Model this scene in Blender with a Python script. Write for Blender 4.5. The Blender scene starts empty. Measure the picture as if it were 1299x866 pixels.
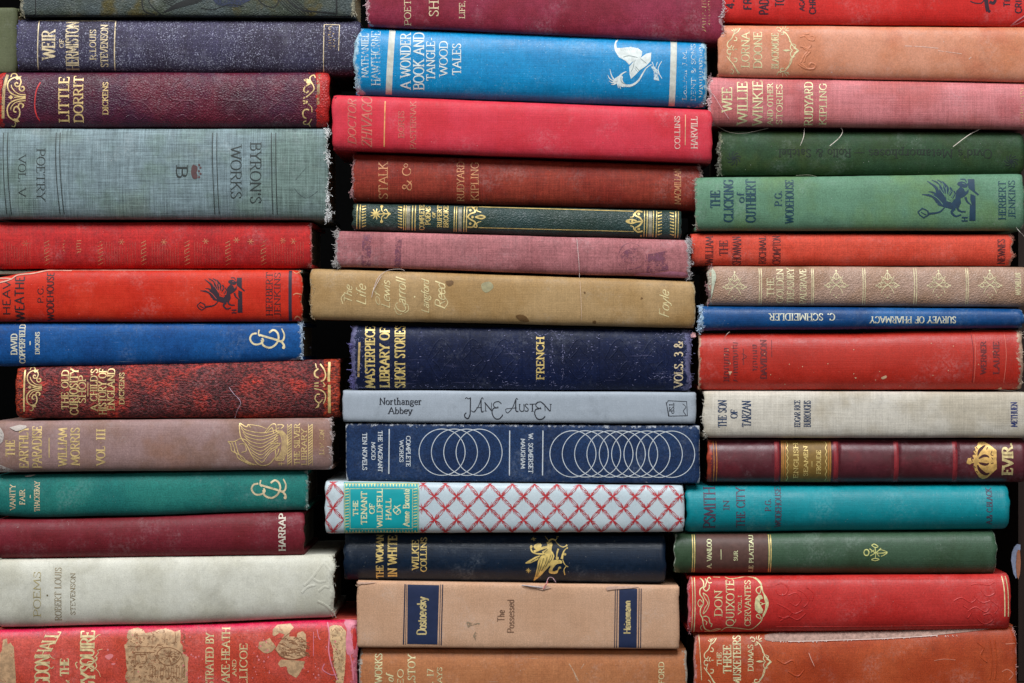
import bpy, math, random
from mathutils import Vector, noise as mn

# ---------------------------------------------------------------- camera, light, exposure
SC = bpy.context.scene
COL = SC.collection
S = 0.0005            # metres per photograph pixel in the plane of the spines
D = 1.75              # camera distance
VT = 905.0            # table top, in photograph pixels
ZC = (VT - 433.0) * S
cam = bpy.data.cameras.new('camera'); co = bpy.data.objects.new('camera', cam); COL.objects.link(co)
co.location = (0, -D, ZC); co.rotation_euler = (math.radians(90), 0, 0)
cam.sensor_width = 36; cam.lens = 36 * D / (1299 * S); cam.clip_start = 0.05; cam.clip_end = 50
SC.camera = co
w = bpy.data.worlds.new('World'); SC.world = w; w.use_nodes = True
bg = w.node_tree.nodes['Background']; bg.inputs[0].default_value = (0.80, 0.90, 1.0, 1); bg.inputs[1].default_value = 0.11
def area(name, loc, target, sx, sy, power, col):
    l = bpy.data.lights.new(name, 'AREA'); l.shape = 'RECTANGLE'; l.size = sx; l.size_y = sy; l.energy = power; l.color = col
    o = bpy.data.objects.new(name, l); COL.objects.link(o); o.location = loc
    o.rotation_euler = (Vector(target) - Vector(loc)).to_track_quat('-Z', 'Y').to_euler()
    return o
area('window_light', (-0.25, -1.05, 1.70), (0, 0, 0.22), 2.0, 0.8, 58, (0.94, 0.97, 1.0))
area('front_fill_light', (0.5, -2.6, 0.75), (0, 0, 0.24), 1.6, 1.2, 7, (1.0, 0.97, 0.93))
SC.view_settings.view_transform = 'Standard'; SC.view_settings.look = 'None'
SC.view_settings.exposure = -0.20; SC.view_settings.gamma = 1.0
SC.render.engine = 'CYCLES'

# ---------------------------------------------------------------- colour and materials
def lin(c):
    r = []
    for x in c:
        x = x / 255.0
        r.append(x / 12.92 if x <= 0.04045 else ((x + 0.055) / 1.055) ** 2.4)
    return (r[0], r[1], r[2], 1.0)
def sat(c, k=1.06, g=1.0):
    r = lin(c); L = 0.25 * r[0] + 0.6 * r[1] + 0.15 * r[2]
    return tuple(max(0.002, L + (x - L) * k) * g for x in r[:3]) + (1.0,)
class NT:
    def __init__(s, name):
        s.m = bpy.data.materials.new(name); s.m.use_nodes = True; s.t = s.m.node_tree
        s.t.nodes.clear(); s.out = s.n('ShaderNodeOutputMaterial')
    def n(s, typ, **kw):
        nd = s.t.nodes.new(typ)
        for k, v in kw.items(): setattr(nd, k, v)
        return nd
    def l(s, a, b): s.t.links.new(a, b)
    def val(s, sock, v):
        if hasattr(v, 'is_linked') or isinstance(v, bpy.types.NodeSocket): s.l(v, sock)
        else: sock.default_value = v
    def math(s, op, a, b=0.0, c=None, clamp=False):
        nd = s.n('ShaderNodeMath', operation=op, use_clamp=clamp)
        s.val(nd.inputs[0], a); s.val(nd.inputs[1], b)
        if c is not None: s.val(nd.inputs[2], c)
        return nd.outputs[0]
    def mr(s, v, a, b, c=0.0, d=1.0, smooth=True):
        nd = s.n('ShaderNodeMapRange'); nd.interpolation_type = 'SMOOTHSTEP' if smooth else 'LINEAR'
        s.val(nd.inputs[0], v)
        for i, x in enumerate((a, b, c, d)): s.val(nd.inputs[i + 1], x)
        return nd.outputs[0]
    def noise(s, vec, scale, det=3.0, rough=0.55, w=0.0, sc=None, rot=None):
        if sc or rot:
            mp = s.n('ShaderNodeMapping'); s.l(vec, mp.inputs[0])
            if sc: mp.inputs['Scale'].default_value = sc
            if rot: mp.inputs['Rotation'].default_value = rot
            vec = mp.outputs[0]
        nd = s.n('ShaderNodeTexNoise', noise_dimensions='4D'); s.l(vec, nd.inputs['Vector'])
        s.val(nd.inputs['W'], w); nd.inputs['Scale'].default_value = scale
        nd.inputs['Detail'].default_value = det; nd.inputs['Roughness'].default_value = rough
        return nd.outputs[0]
    def mix(s, f, a, b, mode='MIX'):
        nd = s.n('ShaderNodeMix', data_type='RGBA', blend_type=mode)
        s.val(nd.inputs[0], f); s.val(nd.inputs[6], a); s.val(nd.inputs[7], b)
        return nd.outputs[2]
    def grey(s, v):
        nd = s.n('ShaderNodeCombineColor')
        for i in range(3): s.l(v, nd.inputs[i])
        return nd.outputs[0]

def cover_mat(name, seed, base, base2=None, worn=(205, 200, 190), mott=0.22, mscale=28, linen=0.10, speck=0.10, rub=0.85,
              speckcol=(220, 215, 210), scratch=0.0, rough=0.62, kind='cloth', grain=0.16, edgecol=None, stain=None,
              spec=0.34, veins=None):
    t = NT(name); tc = t.n('ShaderNodeTexCoord').outputs['Object']
    W = seed * 3.71
    base2 = base2 or tuple(int(c * 0.86) for c in base)
    n1 = t.noise(tc, mscale, 5, 0.6, W)
    col = t.mix(t.mr(n1, 0.40, 0.62), sat(base), sat(base2))
    if edgecol:
        a = t.n('ShaderNodeAttribute', attribute_name='band').outputs['Fac']
        col = t.mix(a, col, sat(edgecol))
    if stain:
        n = t.noise(tc, 20, 4, 0.6, W + 5.3)
        col = t.mix(t.mr(n, 0.52, 0.68, 0, 0.7), col, sat(stain))
    if veins:
        n = t.noise(tc, 60, 4, 0.6, W + 2.2)
        col = t.mix(t.mr(n, 0.50, 0.66, 0, 1), col, sat(veins))
    n2 = t.noise(tc, 240, 4, 0.65, W + 1)
    f = t.mr(n2, 0.25, 0.75, 1 - mott, 1 + mott, smooth=False)
    n3 = t.noise(tc, 1250, 3, 0.7, W + 2)
    f = t.math('MULTIPLY', f, t.mr(n3, 0.32, 0.68, 1 - 1.9 * grain, 1 + 1.9 * grain, smooth=False))
    la = t.noise(tc, 1.0, 2, 0.6, W + 3, sc=(1700, 60, 42))
    lb = t.noise(tc, 1.0, 2, 0.6, W + 4, sc=(42, 60, 1700))
    lsum = t.math('ADD', la, lb)
    if linen:
        f = t.math('MULTIPLY', f, t.mr(lsum, 0.75, 1.25, 1 - linen, 1 + linen, smooth=False))
    col = t.mix(1.0, col, t.grey(f), 'MULTIPLY')
    big = t.noise(tc, 75, 3, 0.6, W + 6)
    if rub:                                              # rubbed, faded and grubby areas
        r1 = t.noise(tc, 38, 5, 0.7, W + 21); r2 = t.noise(tc, 620, 4, 0.7, W + 22)
        m = t.math('MULTIPLY', t.mr(r1, 0.50, 0.72), t.mr(r2, 0.38, 0.66))
        col = t.mix(t.math('MULTIPLY', m, 0.34 * rub), col, lin(tuple(int(140 + 0.45 * c) for c in base)))
        r3 = t.noise(tc, 52, 5, 0.7, W + 25)
        m = t.math('MULTIPLY', t.mr(r3, 0.54, 0.74), t.mr(r2, 0.30, 0.60))
        col = t.mix(t.math('MULTIPLY', m, 0.42 * rub), col, lin(tuple(int(c * 0.55) for c in base)))
    if speck:
        n = t.noise(tc, 1250, 2, 0.6, W + 7)
        th = t.math('SUBTRACT', 0.83 - 0.12 * speck, t.math('MULTIPLY', big, 0.20))
        m = t.mr(t.math('SUBTRACT', n, th), 0.0, 0.06)
        col = t.mix(t.math('MULTIPLY', m, 0.75), col, lin(speckcol))
    if scratch:
        for k, ang in enumerate((0.35, -0.5, 1.3)):
            n = t.noise(tc, 1.0, 2, 0.5, W + 9 + k, sc=(34, 34, 900), rot=(0, ang, 0))
            m = t.mr(t.math('ADD', n, t.math('MULTIPLY', big, 0.25)), 0.86 - 0.05 * scratch, 0.92)
            col = t.mix(t.math('MULTIPLY', m, 0.5), col, lin(worn))
    att = t.n('ShaderNodeAttribute', attribute_name='wear').outputs['Fac']
    nw = t.noise(tc, 330, 6, 0.72, W + 12)
    wm = t.mr(t.math('ADD', att, t.math('MULTIPLY', t.math('SUBTRACT', nw, 0.5), 1.5)), 0.50, 0.66)
    wcol = t.mix(t.mr(nw, 0.35, 0.7), lin(tuple(int(c * 0.72) for c in worn)), lin(worn))
    col = t.mix(t.math('MULTIPLY', wm, 0.9), col, wcol)
    b = t.n('ShaderNodeBsdfPrincipled'); t.l(col, b.inputs['Base Color'])
    t.l(t.mr(n2, 0.3, 0.7, rough - 0.07, rough + 0.10), b.inputs['Roughness'])
    b.inputs['Specular IOR Level'].default_value = spec * 0.7
    bp = t.n('ShaderNodeBump'); bp.inputs['Distance'].default_value = 0.0004
    if kind == 'cloth':
        bp.inputs['Strength'].default_value = 0.32; h = t.math('ADD', t.math('MULTIPLY', lsum, 0.6), t.math('MULTIPLY', n3, 0.5))
    elif kind == 'leather':
        v = t.n('ShaderNodeTexVoronoi', feature='DISTANCE_TO_EDGE'); t.l(tc, v.inputs['Vector']); v.inputs['Scale'].default_value = 620
        bp.inputs['Strength'].default_value = 0.7
        h = t.math('ADD', t.math('MULTIPLY', t.math('MINIMUM', v.outputs[0], 0.3), 2.2), t.math('MULTIPLY', n2, 1.3))
    elif kind == 'grain':
        v = t.noise(tc, 1.0, 3, 0.65, W + 15, sc=(520, 520, 1000), rot=(0, 0.75, 0))
        bp.inputs['Strength'].default_value = 1.0; h = t.math('MULTIPLY', v, 3.4)
        dk = t.mr(v, 0.42, 0.60, 0.22, 1.45, smooth=False)
        t.l(t.mix(1.0, col, t.grey(dk), 'MULTIPLY'), b.inputs['Base Color'])
    else:
        bp.inputs['Strength'].default_value = 0.15; h = t.math('ADD', n2, t.math('MULTIPLY', n3, 0.4))
    h = t.math('ADD', h, t.math('MULTIPLY', wm, 0.8))
    t.l(h, bp.inputs['Height']); t.l(bp.outputs[0], b.inputs['Normal'])
    t.l(b.outputs[0], t.out.inputs[0])
    return t.m

_ink = {}
def ink(col, wear=0.3, metal=0.0, rough=0.5):
    if metal: col = tuple(min(250, int(x * 1.10 + 4)) for x in col); metal *= 0.35; wear *= 0.8
    key = (col, wear, metal, rough)
    if key in _ink: return _ink[key]
    t = NT('ink' if metal == 0 else 'gilt')
    tc = t.n('ShaderNodeTexCoord').outputs['Object']; rnd = t.n('ShaderNodeObjectInfo').outputs['Random']
    W = t.math('MULTIPLY', rnd, 40.0)
    n = t.noise(tc, 900, 4, 0.7, W); nb = t.noise(tc, 130, 3, 0.6, W)
    m = t.math('ADD', t.math('MULTIPLY', n, 0.55), t.math('MULTIPLY', nb, 0.45))
    fac = t.mr(m, 0.26 + 0.26 * wear, 0.36 + 0.30 * wear)
    nm = t.noise(tc, 320, 3, 0.6, t.math('ADD', W, 3.0)); c = t.mix(t.mr(nm, 0.36, 0.62), lin(tuple(int(x * (0.82 if metal else 0.9)) for x in col)), lin(col))
    b = t.n('ShaderNodeBsdfPrincipled'); t.l(c, b.inputs['Base Color'])
    b.inputs['Metallic'].default_value = metal; b.inputs['Roughness'].default_value = rough
    tr = t.n('ShaderNodeBsdfTransparent'); mx = t.n('ShaderNodeMixShader')
    t.l(fac, mx.inputs[0]); t.l(tr.outputs[0], mx.inputs[1]); t.l(b.outputs[0], mx.inputs[2])
    t.l(mx.outputs[0], t.out.inputs[0])
    _ink[key] = t.m
    return t.m
def plain(name, col, rough=0.8, nscale=300, amt=0.25, sc=None, bump=0.2, spec=0.4):
    t = NT(name); tc = t.n('ShaderNodeTexCoord').outputs['Object']
    n = t.noise(tc, nscale if not sc else 1.0, 4, 0.6, 1.3, sc=sc)
    f = t.mr(n, 0.3, 0.7, 1 - amt, 1 + amt, smooth=False)
    c = t.mix(1.0, lin(col), t.grey(f), 'MULTIPLY')
    b = t.n('ShaderNodeBsdfPrincipled'); t.l(c, b.inputs['Base Color']); b.inputs['Roughness'].default_value = rough; b.inputs['Specular IOR Level'].default_value = spec
    bp = t.n('ShaderNodeBump'); bp.inputs['Strength'].default_value = bump; bp.inputs['Distance'].default_value = 0.0004
    t.l(n, bp.inputs['Height']); t.l(bp.outputs[0], b.inputs['Normal']); t.l(b.outputs[0], t.out.inputs[0])
    return t.m
PAGES = [plain('pages_cream', (196, 180, 148), sc=(25, 25, 1900), amt=0.30), plain('pages_grey', (165, 158, 142), sc=(25, 25, 1900), amt=0.34),
         plain('pages_brown', (160, 134, 100), sc=(25, 25, 1900), amt=0.34)]

# ---------------------------------------------------------------- objects
def link(name, verts, faces, mat, parent=None, smooth=False):
    me = bpy.data.meshes.new(name); me.from_pydata(verts, [], faces); me.update()
    if mat: me.materials.append(mat)
    if smooth: me.polygons.foreach_set('use_smooth', [True] * len(me.polygons))
    o = bpy.data.objects.new(name, me); COL.objects.link(o)
    if parent: o.parent = parent
    return o
def box(x0, x1, y0, y1, z0, z1):
    v = [(x, y, z) for x in (x0, x1) for y in (y0, y1) for z in (z0, z1)]
    f = [(0, 1, 3, 2), (4, 6, 7, 5), (0, 4, 5, 1), (2, 3, 7, 6), (0, 2, 6, 4), (1, 5, 7, 3)]
    return v, f
def interp(kn, u):
    if u <= kn[0][0]: 
        a, b = kn[0], kn[1]
        return a[1] + (b[1] - a[1]) * (u - a[0]) / (b[0] - a[0]) if len(kn) == 2 else a[1]
    for a, b in zip(kn, kn[1:]):
        if u <= b[0] or b is kn[-1]:
            f = (u - a[0]) / (b[0] - a[0])
            if len(kn) > 2: f = min(max(f, 0), 1); f = f * f * (3 - 2 * f) * 0.5 + f * 0.5
            return a[1] + (b[1] - a[1]) * f
def sm(x, a, b):
    x = min(max((x - a) / (b - a), 0), 1); return x * x * (3 - 2 * x)

class Book:
    count = 0
    def __init__(s, label, x, top, bot, mat, y0=0.0, d=None, n=2.4, depth=0.125, rag=(1.0, 1.0), endw=(0.5, 0.5), endr=3.5,
                 edge=(0.15, 0.15), zones=(), bands=(), board_top=None, board_mat=None, pages=0, wob=0.35, dent=0.10, cap=1.0, group='books stacked flat in three columns'):
        Book.count += 1; s.seed = Book.count; s.label = label
        s.x0, s.x1 = x
        s.top = list(top) if isinstance(top[0], tuple) else [(s.x0, top[0]), (s.x1, top[1])]
        s.bot = list(bot) if isinstance(bot[0], tuple) else [(s.x0, bot[0]), (s.x1, bot[1])]
        s.y0 = y0; s.n = n; s.rag = rag; s.endw = endw; s.endr = endr; s.edge = edge; s.zones = zones; s.bands = bands
        s.wob = wob; s.dent = dent; s.cap = cap; s.k = 0
        hm = (interp(s.bot, (s.x0 + s.x1) / 2) - interp(s.top, (s.x0 + s.x1) / 2)) / 2 * S
        s.d = d if d is not None else min(0.0085, hm * 0.42)
        s.fx = 1 + s.y0 / D
        e = bpy.data.objects.new('book', None); COL.objects.link(e); s.e = e
        s.ox = (((s.x0 + s.x1) / 2) - 649.5) * S * s.fx; s.oy = s.y0; s.oz = (VT - max(interp(s.bot, s.x0), interp(s.bot, s.x1))) * S
        e.location = (s.ox, s.oy, s.oz); e['label'] = label; e['category'] = 'book'; e['group'] = group
        e.empty_display_size = 0.02
        s.mat = mat
        s.build(depth, board_top, board_mat or mat, pages)
    def tb(s, u):
        q = s.seed * 17.3
        t = interp(s.top, u) + 0.35 + s.wob * mn.noise(Vector((u * 0.012, q, 0)))*1.6 + s.wob * 0.5 * mn.noise(Vector((u * 0.09, q, 3)))
        b = interp(s.bot, u) - 0.35 + s.wob * mn.noise(Vector((u * 0.012, q, 7)))*1.6 + s.wob * 0.5 * mn.noise(Vector((u * 0.09, q, 9)))
        return t, b
    def ends(s, w_):
        q = s.seed * 5.1
        a = s.x0 + s.rag[0] * (mn.noise(Vector((w_ * 2.3, q, 1))) * 2.2 + mn.noise(Vector((w_ * 9, q, 2))) * 0.7) + s.crush(w_, 0)
        b = s.x1 + s.rag[1] * (mn.noise(Vector((w_ * 2.3, q, 4))) * 2.2 + mn.noise(Vector((w_ * 9, q, 5))) * 0.7) - s.crush(w_, 1)
        return a, b
    def crush(s, w_, side):
        rr = random.Random(s.seed * 7 + side * 3 + (1 if w_ > 0 else 0)); k = s.cap * (1.2 + 2.4 * rr.random() ** 2)
        return k * abs(w_) ** (5 + 3 * rr.random())
    def yof(s, u, w_, e):
        a = min(abs(w_), 0.9999)
        y = s.d * (1 - (1 - a ** s.n) ** (1 / s.n))
        q = s.seed * 9.7
        y += s.dent * 0.001 * (1.3 * mn.noise(Vector((u * 0.02, w_ * 1.2, q))) + 0.45 * mn.noise(Vector((u * 0.11, w_ * 4, q + 5))))
        y += 0.0011 * math.exp(-max(e, 0) / 1.6) - 0.0003 * math.exp(-((e - 6) / 3.0) ** 2)
        for (bu, bw, bh) in s.bands:
            y -= bh * math.exp(-((u - bu) / bw) ** 4)
        return y
    def loc(s, u, v, y): return ((u - 649.5) * S * s.fx - s.ox, y, (VT - v) * S - s.oz)
    def surf(s, u, v, off=0.0001):
        t, b = s.tb(u); m = (t + b) / 2; h = (b - t) / 2
        w_ = max(-0.985, min(0.985, (m - v) / h))
        a, c = s.ends(w_); e = min(u - a, c - u)
        return s.loc(u, m - w_ * h, s.yof(u, w_, e) - off)
    def build(s, depth, board_top, board_mat, pages):
        L = s.x1 - s.x0; NU = max(30, int(L / 2.6)); NR = 20
        us = [0, 0.0025, 0.006, 0.011] + [0.011 + (1 - 0.022) * (i / NU) for i in range(1, NU)] + [0.989, 0.994, 0.9975, 1]
        rows = []
        for j in range(NR + 1):
            ph = -math.pi / 2 + math.pi * j / NR
            w_ = math.copysign(abs(math.sin(ph)) ** (2 / s.n), math.sin(ph)); rows.append(w_)
        V = []; F = []; wear = []; band = []
        prof = [(-1, 'j2'), (-1, 'j1')] + [(r, 's') for r in rows] + [(1, 'j1'), (1, 'j2')]
        for f in us:
            for (w_, kd) in prof:
                a, b = s.ends(w_); u = a + (b - a) * f; t, bt = s.tb(u); m = (t + bt) / 2; h = (bt - t) / 2
                e = min(u - a, b - u)
                hh = h * (1 - 0.03 * s.cap * math.exp(-max(e, 0) / 2.5))
                y = s.yof(u, w_, e); v = m - w_ * hh
                if kd == 'j1': y = s.d + 0.002; v += w_ * 2.0
                if kd == 'j2': y = s.d + 0.006; v += w_ * 2.4
                V.append(s.loc(u, v, y))
                left = (u - a) < (b - u)
                x = s.endw[0 if left else 1] * math.exp(-max(e, 0) / s.endr)
                x += s.edge[0] * sm(w_, 0.72, 1.0) + s.edge[1] * sm(-w_, 0.72, 1.0)
                for (z0, z1, am) in s.zones: x += am * sm(u, z0 - 3, z0 + 3) * (1 - sm(u, z1 - 3, z1 + 3))
                wear.append(x); band.append(sm(w_, 0.76, 0.97) * 0.9)
        P = len(prof)
        for i in range(len(us) - 1):
            for j in range(P - 1):
                k = i * P + j; F.append((k, k + P, k + P + 1, k + 1))
        # rim and inner lining at each end
        for side in (0, 1):
            base_i = 0 if side == 0 else (len(us) - 1) * P
            sg = 1 if side == 0 else -1
            st = len(V)
            for (du, sh, dy) in ((0.0, 2.4, 0.0012), (9.0, 2.4, 0.0012)):
                for j in range(P):
                    x, y, z = V[base_i + j]
                    mid = (V[base_i][2] + V[base_i + P - 1][2]) / 2
                    hz = abs(V[base_i + P // 2 + 6][2] - mid) + 1e-6
                    q = max(-1, min(1, (z - mid) / (abs(V[base_i + P - 3][2] - mid) + 1e-6)))
                    V.append((x + sg * du * S, y + dy * (1 - 0.5 * abs(q)), z - q * sh * S)); wear.append(0.9 if du == 0 else 0.2); band.append(0)
            for j in range(P - 1):
                if side == 0:
                    F.append((base_i + j, base_i + j + 1, st + j + 1, st + j)); F.append((st + j, st + j + 1, st + P + j + 1, st + P + j))
                else:
                    F.append((base_i + j, st + j, st + j + 1, base_i + j + 1)); F.append((st + j, st + P + j, st + P + j + 1, st + j + 1))
        o = link('spine', V, F, s.mat, s.e, smooth=True)
        for nm, data in (('wear', wear), ('band', band)):
            at = o.data.attributes.new(nm, 'FLOAT', 'POINT'); at.data.foreach_set('value', data)
        s.spine = o
        # two boards
        yb = s.d + 0.0045; ye = s.d + depth
        NB = 14; th = 4.6 if (interp(s.bot, s.x0) - interp(s.top, s.x0)) > 45 else 3.6
        for which in ('t', 'b'):
            V = []; F = []
            for i in range(NB + 1):
                u = s.x0 + 0.8 + (s.x1 - s.x0 - 1.6) * i / NB
                t, b = s.tb(u)
                if board_top and which == 't': t = interp(board_top, u)
                if which == 't': va, vb = t + 0.15, t + th
                else: va, vb = b - th, b - 0.15
                c = 0.9
                ring = [(yb, va + c), (yb + c * S, va), (ye - c * S, va), (ye, va + c), (ye, vb - c), (ye - c * S, vb), (yb + c * S, vb), (yb, vb - c)]
                for (y, v) in ring: V.append(s.loc(u, v, y))
            for i in range(NB):
                for j in range(8):
                    a = i * 8 + j; b2 = i * 8 + (j + 1) % 8; F.append((a, b2, b2 + 8, a + 8))
            F.append(tuple(range(7, -1, -1))); F.append(tuple(NB * 8 + j for j in range(8)))
            link('board', V, F, board_mat, s.e)
        V = []; F = []
        for i in range(NB + 1):
            u = s.x0 + 7 + (s.x1 - s.x0 - 14) * i / NB; t, b = s.tb(u)
            if board_top: t = max(t, interp(board_top, u))
            for (y, v) in ((s.d + 0.0035, t + th + 0.4), (ye - 0.004, t + th + 0.4), (ye - 0.004, b - th - 0.4), (s.d + 0.0035, b - th - 0.4)): V.append(s.loc(u, v, y))
        for i in range(NB):
            for j in range(4):
                a = i * 4 + j; b2 = i * 4 + (j + 1) % 4; F.append((a, b2, b2 + 4, a + 4))
        F.append((3, 2, 1, 0)); F.append(tuple(NB * 4 + j for j in range(4)))
        link('page_block', V, F, PAGES[pages], s.e)
    # -- loose threads, fray and torn pieces
    def tube(s, V, F, pts, r):
        n0 = len(V); K = 3
        for i, p in enumerate(pts):
            a = Vector(pts[max(i - 1, 0)]); b = Vector(pts[min(i + 1, len(pts) - 1)]); d = (b - a)
            if d.length < 1e-9: d = Vector((1, 0, 0))
            d.normalize(); x = d.orthogonal().normalized(); y = d.cross(x)
            rr = r * (0.6 if i in (0, len(pts) - 1) else 1)
            for k in range(K):
                an = 2 * math.pi * k / K; V.append(tuple(Vector(p) + (x * math.cos(an) + y * math.sin(an)) * rr))
        for i in range(len(pts) - 1):
            for k in range(K):
                a = n0 + i * K + k; b = n0 + i * K + (k + 1) % K; F.append((a, b, b + K, a + K))
    def fray(s, side, n=60, col=(215, 212, 205), ln=3.0, span=(-0.98, 0.98), r=0.00011, clumps=5):
        rnd = random.Random(s.seed * 31 + (7 if side else 3)); V = []; F = []
        cl = [rnd.choice((-0.93, 0.93, -0.8, 0.85)) if rnd.random() < 0.45 else rnd.uniform(*span) for _ in range(clumps)]
        for i in range(n):
            w_ = max(-0.97, min(0.97, rnd.gauss(rnd.choice(cl), 0.07) if rnd.random() < 0.86 else rnd.uniform(*span)))
            a, b = s.ends(w_); sg = -1 if side == 0 else 1
            u = (a + rnd.uniform(0, 4)) if side == 0 else (b - rnd.uniform(0, 4))
            t, bt = s.tb(u); v = (t + bt) / 2 - w_ * (bt - t) / 2
            y = s.yof(u, w_, 1) - 0.0002
            pts = [s.loc(u, v, y)]
            ang = rnd.uniform(-1.5, 1.5) + (0 if sg > 0 else math.pi); L = ln * rnd.choice((0.5, 0.8, 1.0, 1.3, 1.9))
            tw = rnd.gauss(0, 0.55)
            for k in range(7):
                u += math.cos(ang) * L / 7; v += math.sin(ang) * L / 7; ang += tw + rnd.gauss(0, 0.45); y += rnd.uniform(-0.00035, 0.0003)
                pts.append(s.loc(u, v, y))
            s.tube(V, F, pts, r * rnd.uniform(0.7, 1.5))
        o = link('frayed_threads', V, F, plainc(col), s.e); o['kind'] = 'stuff'
    def thread(s, pts, col=(225, 215, 205), r=0.00022, lift=0.0012):
        rj = random.Random(int(pts[0][0] * 7)); pts = [(p[0] + rj.uniform(-.5, .5), p[1] + rj.uniform(-.4, .4)) for p in pts]; r *= 0.75
        q = catmull(pts, False, 2.0); V = []; F = []; L = len(q)
        P = []
        for i, (u, v) in enumerate(q):
            t, b = s.tb(min(max(u, s.x0 + 2), s.x1 - 2)); y = s.surf(min(max(u, s.x0 + 2), s.x1 - 2), min(max(v, t + 2), b - 2))[1]
            P.append(s.loc(u, v, y - lift * (0.6 + 0.6 * math.sin(math.pi * i / max(L - 1, 1)))))
        s.tube(V, F, P, r); link('loose_thread', V, F, plainc(col), s.e)
    def patch(s, name, poly, mat, off=0.00025, step=2.0, rough=0.0, thick=0.0, label=None):
        """a filled outline laid on the spine, cut in fine strips"""
        V = []; F = []
        fill_poly(s, V, F, poly, off, step, rough)
        o = link(name, V, F, mat, s.e, smooth=True)
        if label: o['label'] = label
        return o

_pc = {}
def plainc(col, rough=0.8):
    if (col, rough) not in _pc: _pc[(col, rough)] = plain('fibre', col, rough, 700, 0.2)
    return _pc[(col, rough)]

def catmull(p, closed=False, step=1.2):
    n = len(p)
    if n < 3:
        out = []
        for a, b in zip(p, p[1:]):
            L = math.dist(a, b); k = max(1, int(L / step))
            out += [(a[0] + (b[0] - a[0]) * i / k, a[1] + (b[1] - a[1]) * i / k) for i in range(k)]
        return out + [p[-1]]
    out = []; rng = n if closed else n - 1
    for i in range(rng):
        if closed: p0, p1, p2, p3 = p[(i - 1) % n], p[i], p[(i + 1) % n], p[(i + 2) % n]
        else: p0, p1, p2, p3 = p[max(i - 1, 0)], p[i], p[i + 1], p[min(i + 2, n - 1)]
        k = max(2, int(math.dist(p1, p2) / step) + 1)
        for j in range(k):
            t = j / k; t2 = t * t; t3 = t2 * t
            out.append(tuple(0.5 * (2 * p1[c] + (-p0[c] + p2[c]) * t + (2 * p0[c] - 5 * p1[c] + 4 * p2[c] - p3[c]) * t2 + (-p0[c] + 3 * p1[c] - 3 * p2[c] + p3[c]) * t3) for c in (0, 1)))
    if not closed: out.append(p[-1])
    return out
def resample(p, step=1.6):
    out = []
    for a, b in zip(p, p[1:]):
        L = math.dist(a, b); k = max(1, int(math.ceil(L / step)))
        out += [(a[0] + (b[0] - a[0]) * i / k, a[1] + (b[1] - a[1]) * i / k) for i in range(k)]
    return out + [p[-1]]
def fill_poly(bk, V, F, poly, off, step=2.0, rough=0.0, sh=0.8):
    vs = [q[1] for q in poly]; v = min(vs); vm = max(vs); sd = bk.seed
    def xs(vv):
        r = []
        for (a, b) in zip(poly, poly[1:] + poly[:1]):
            if (a[1] <= vv < b[1]) or (b[1] <= vv < a[1]):
                r.append(a[0] + (b[0] - a[0]) * (vv - a[1]) / (b[1] - a[1]) + rough * mn.noise(Vector((vv * 0.5, a[0], sd))))
        return sorted(r)
    while v < vm - 1e-4:
        v2 = min(v + sh, vm); xm = xs((v + v2) / 2); xa = xs(v + 1e-3); xb = xs(v2 - 1e-3)
        same = len(xa) == len(xm) == len(xb)
        for k in range(0, len(xm) - 1, 2):
            a0, a1 = (xa[k], xa[k + 1]) if same else (xm[k], xm[k + 1])
            b0, b1 = (xb[k], xb[k + 1]) if same else (xm[k], xm[k + 1])
            n = max(1, int((xm[k + 1] - xm[k]) / step)); s0 = len(V)
            for i in range(n + 1):
                f = i / n
                V.append(bk.surf(a0 + (a1 - a0) * f, v, off)); V.append(bk.surf(b0 + (b1 - b0) * f, v2, off))
            for i in range(n): F.append((s0 + 2 * i, s0 + 2 * i + 1, s0 + 2 * i + 3, s0 + 2 * i + 2))
        v = v2

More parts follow.
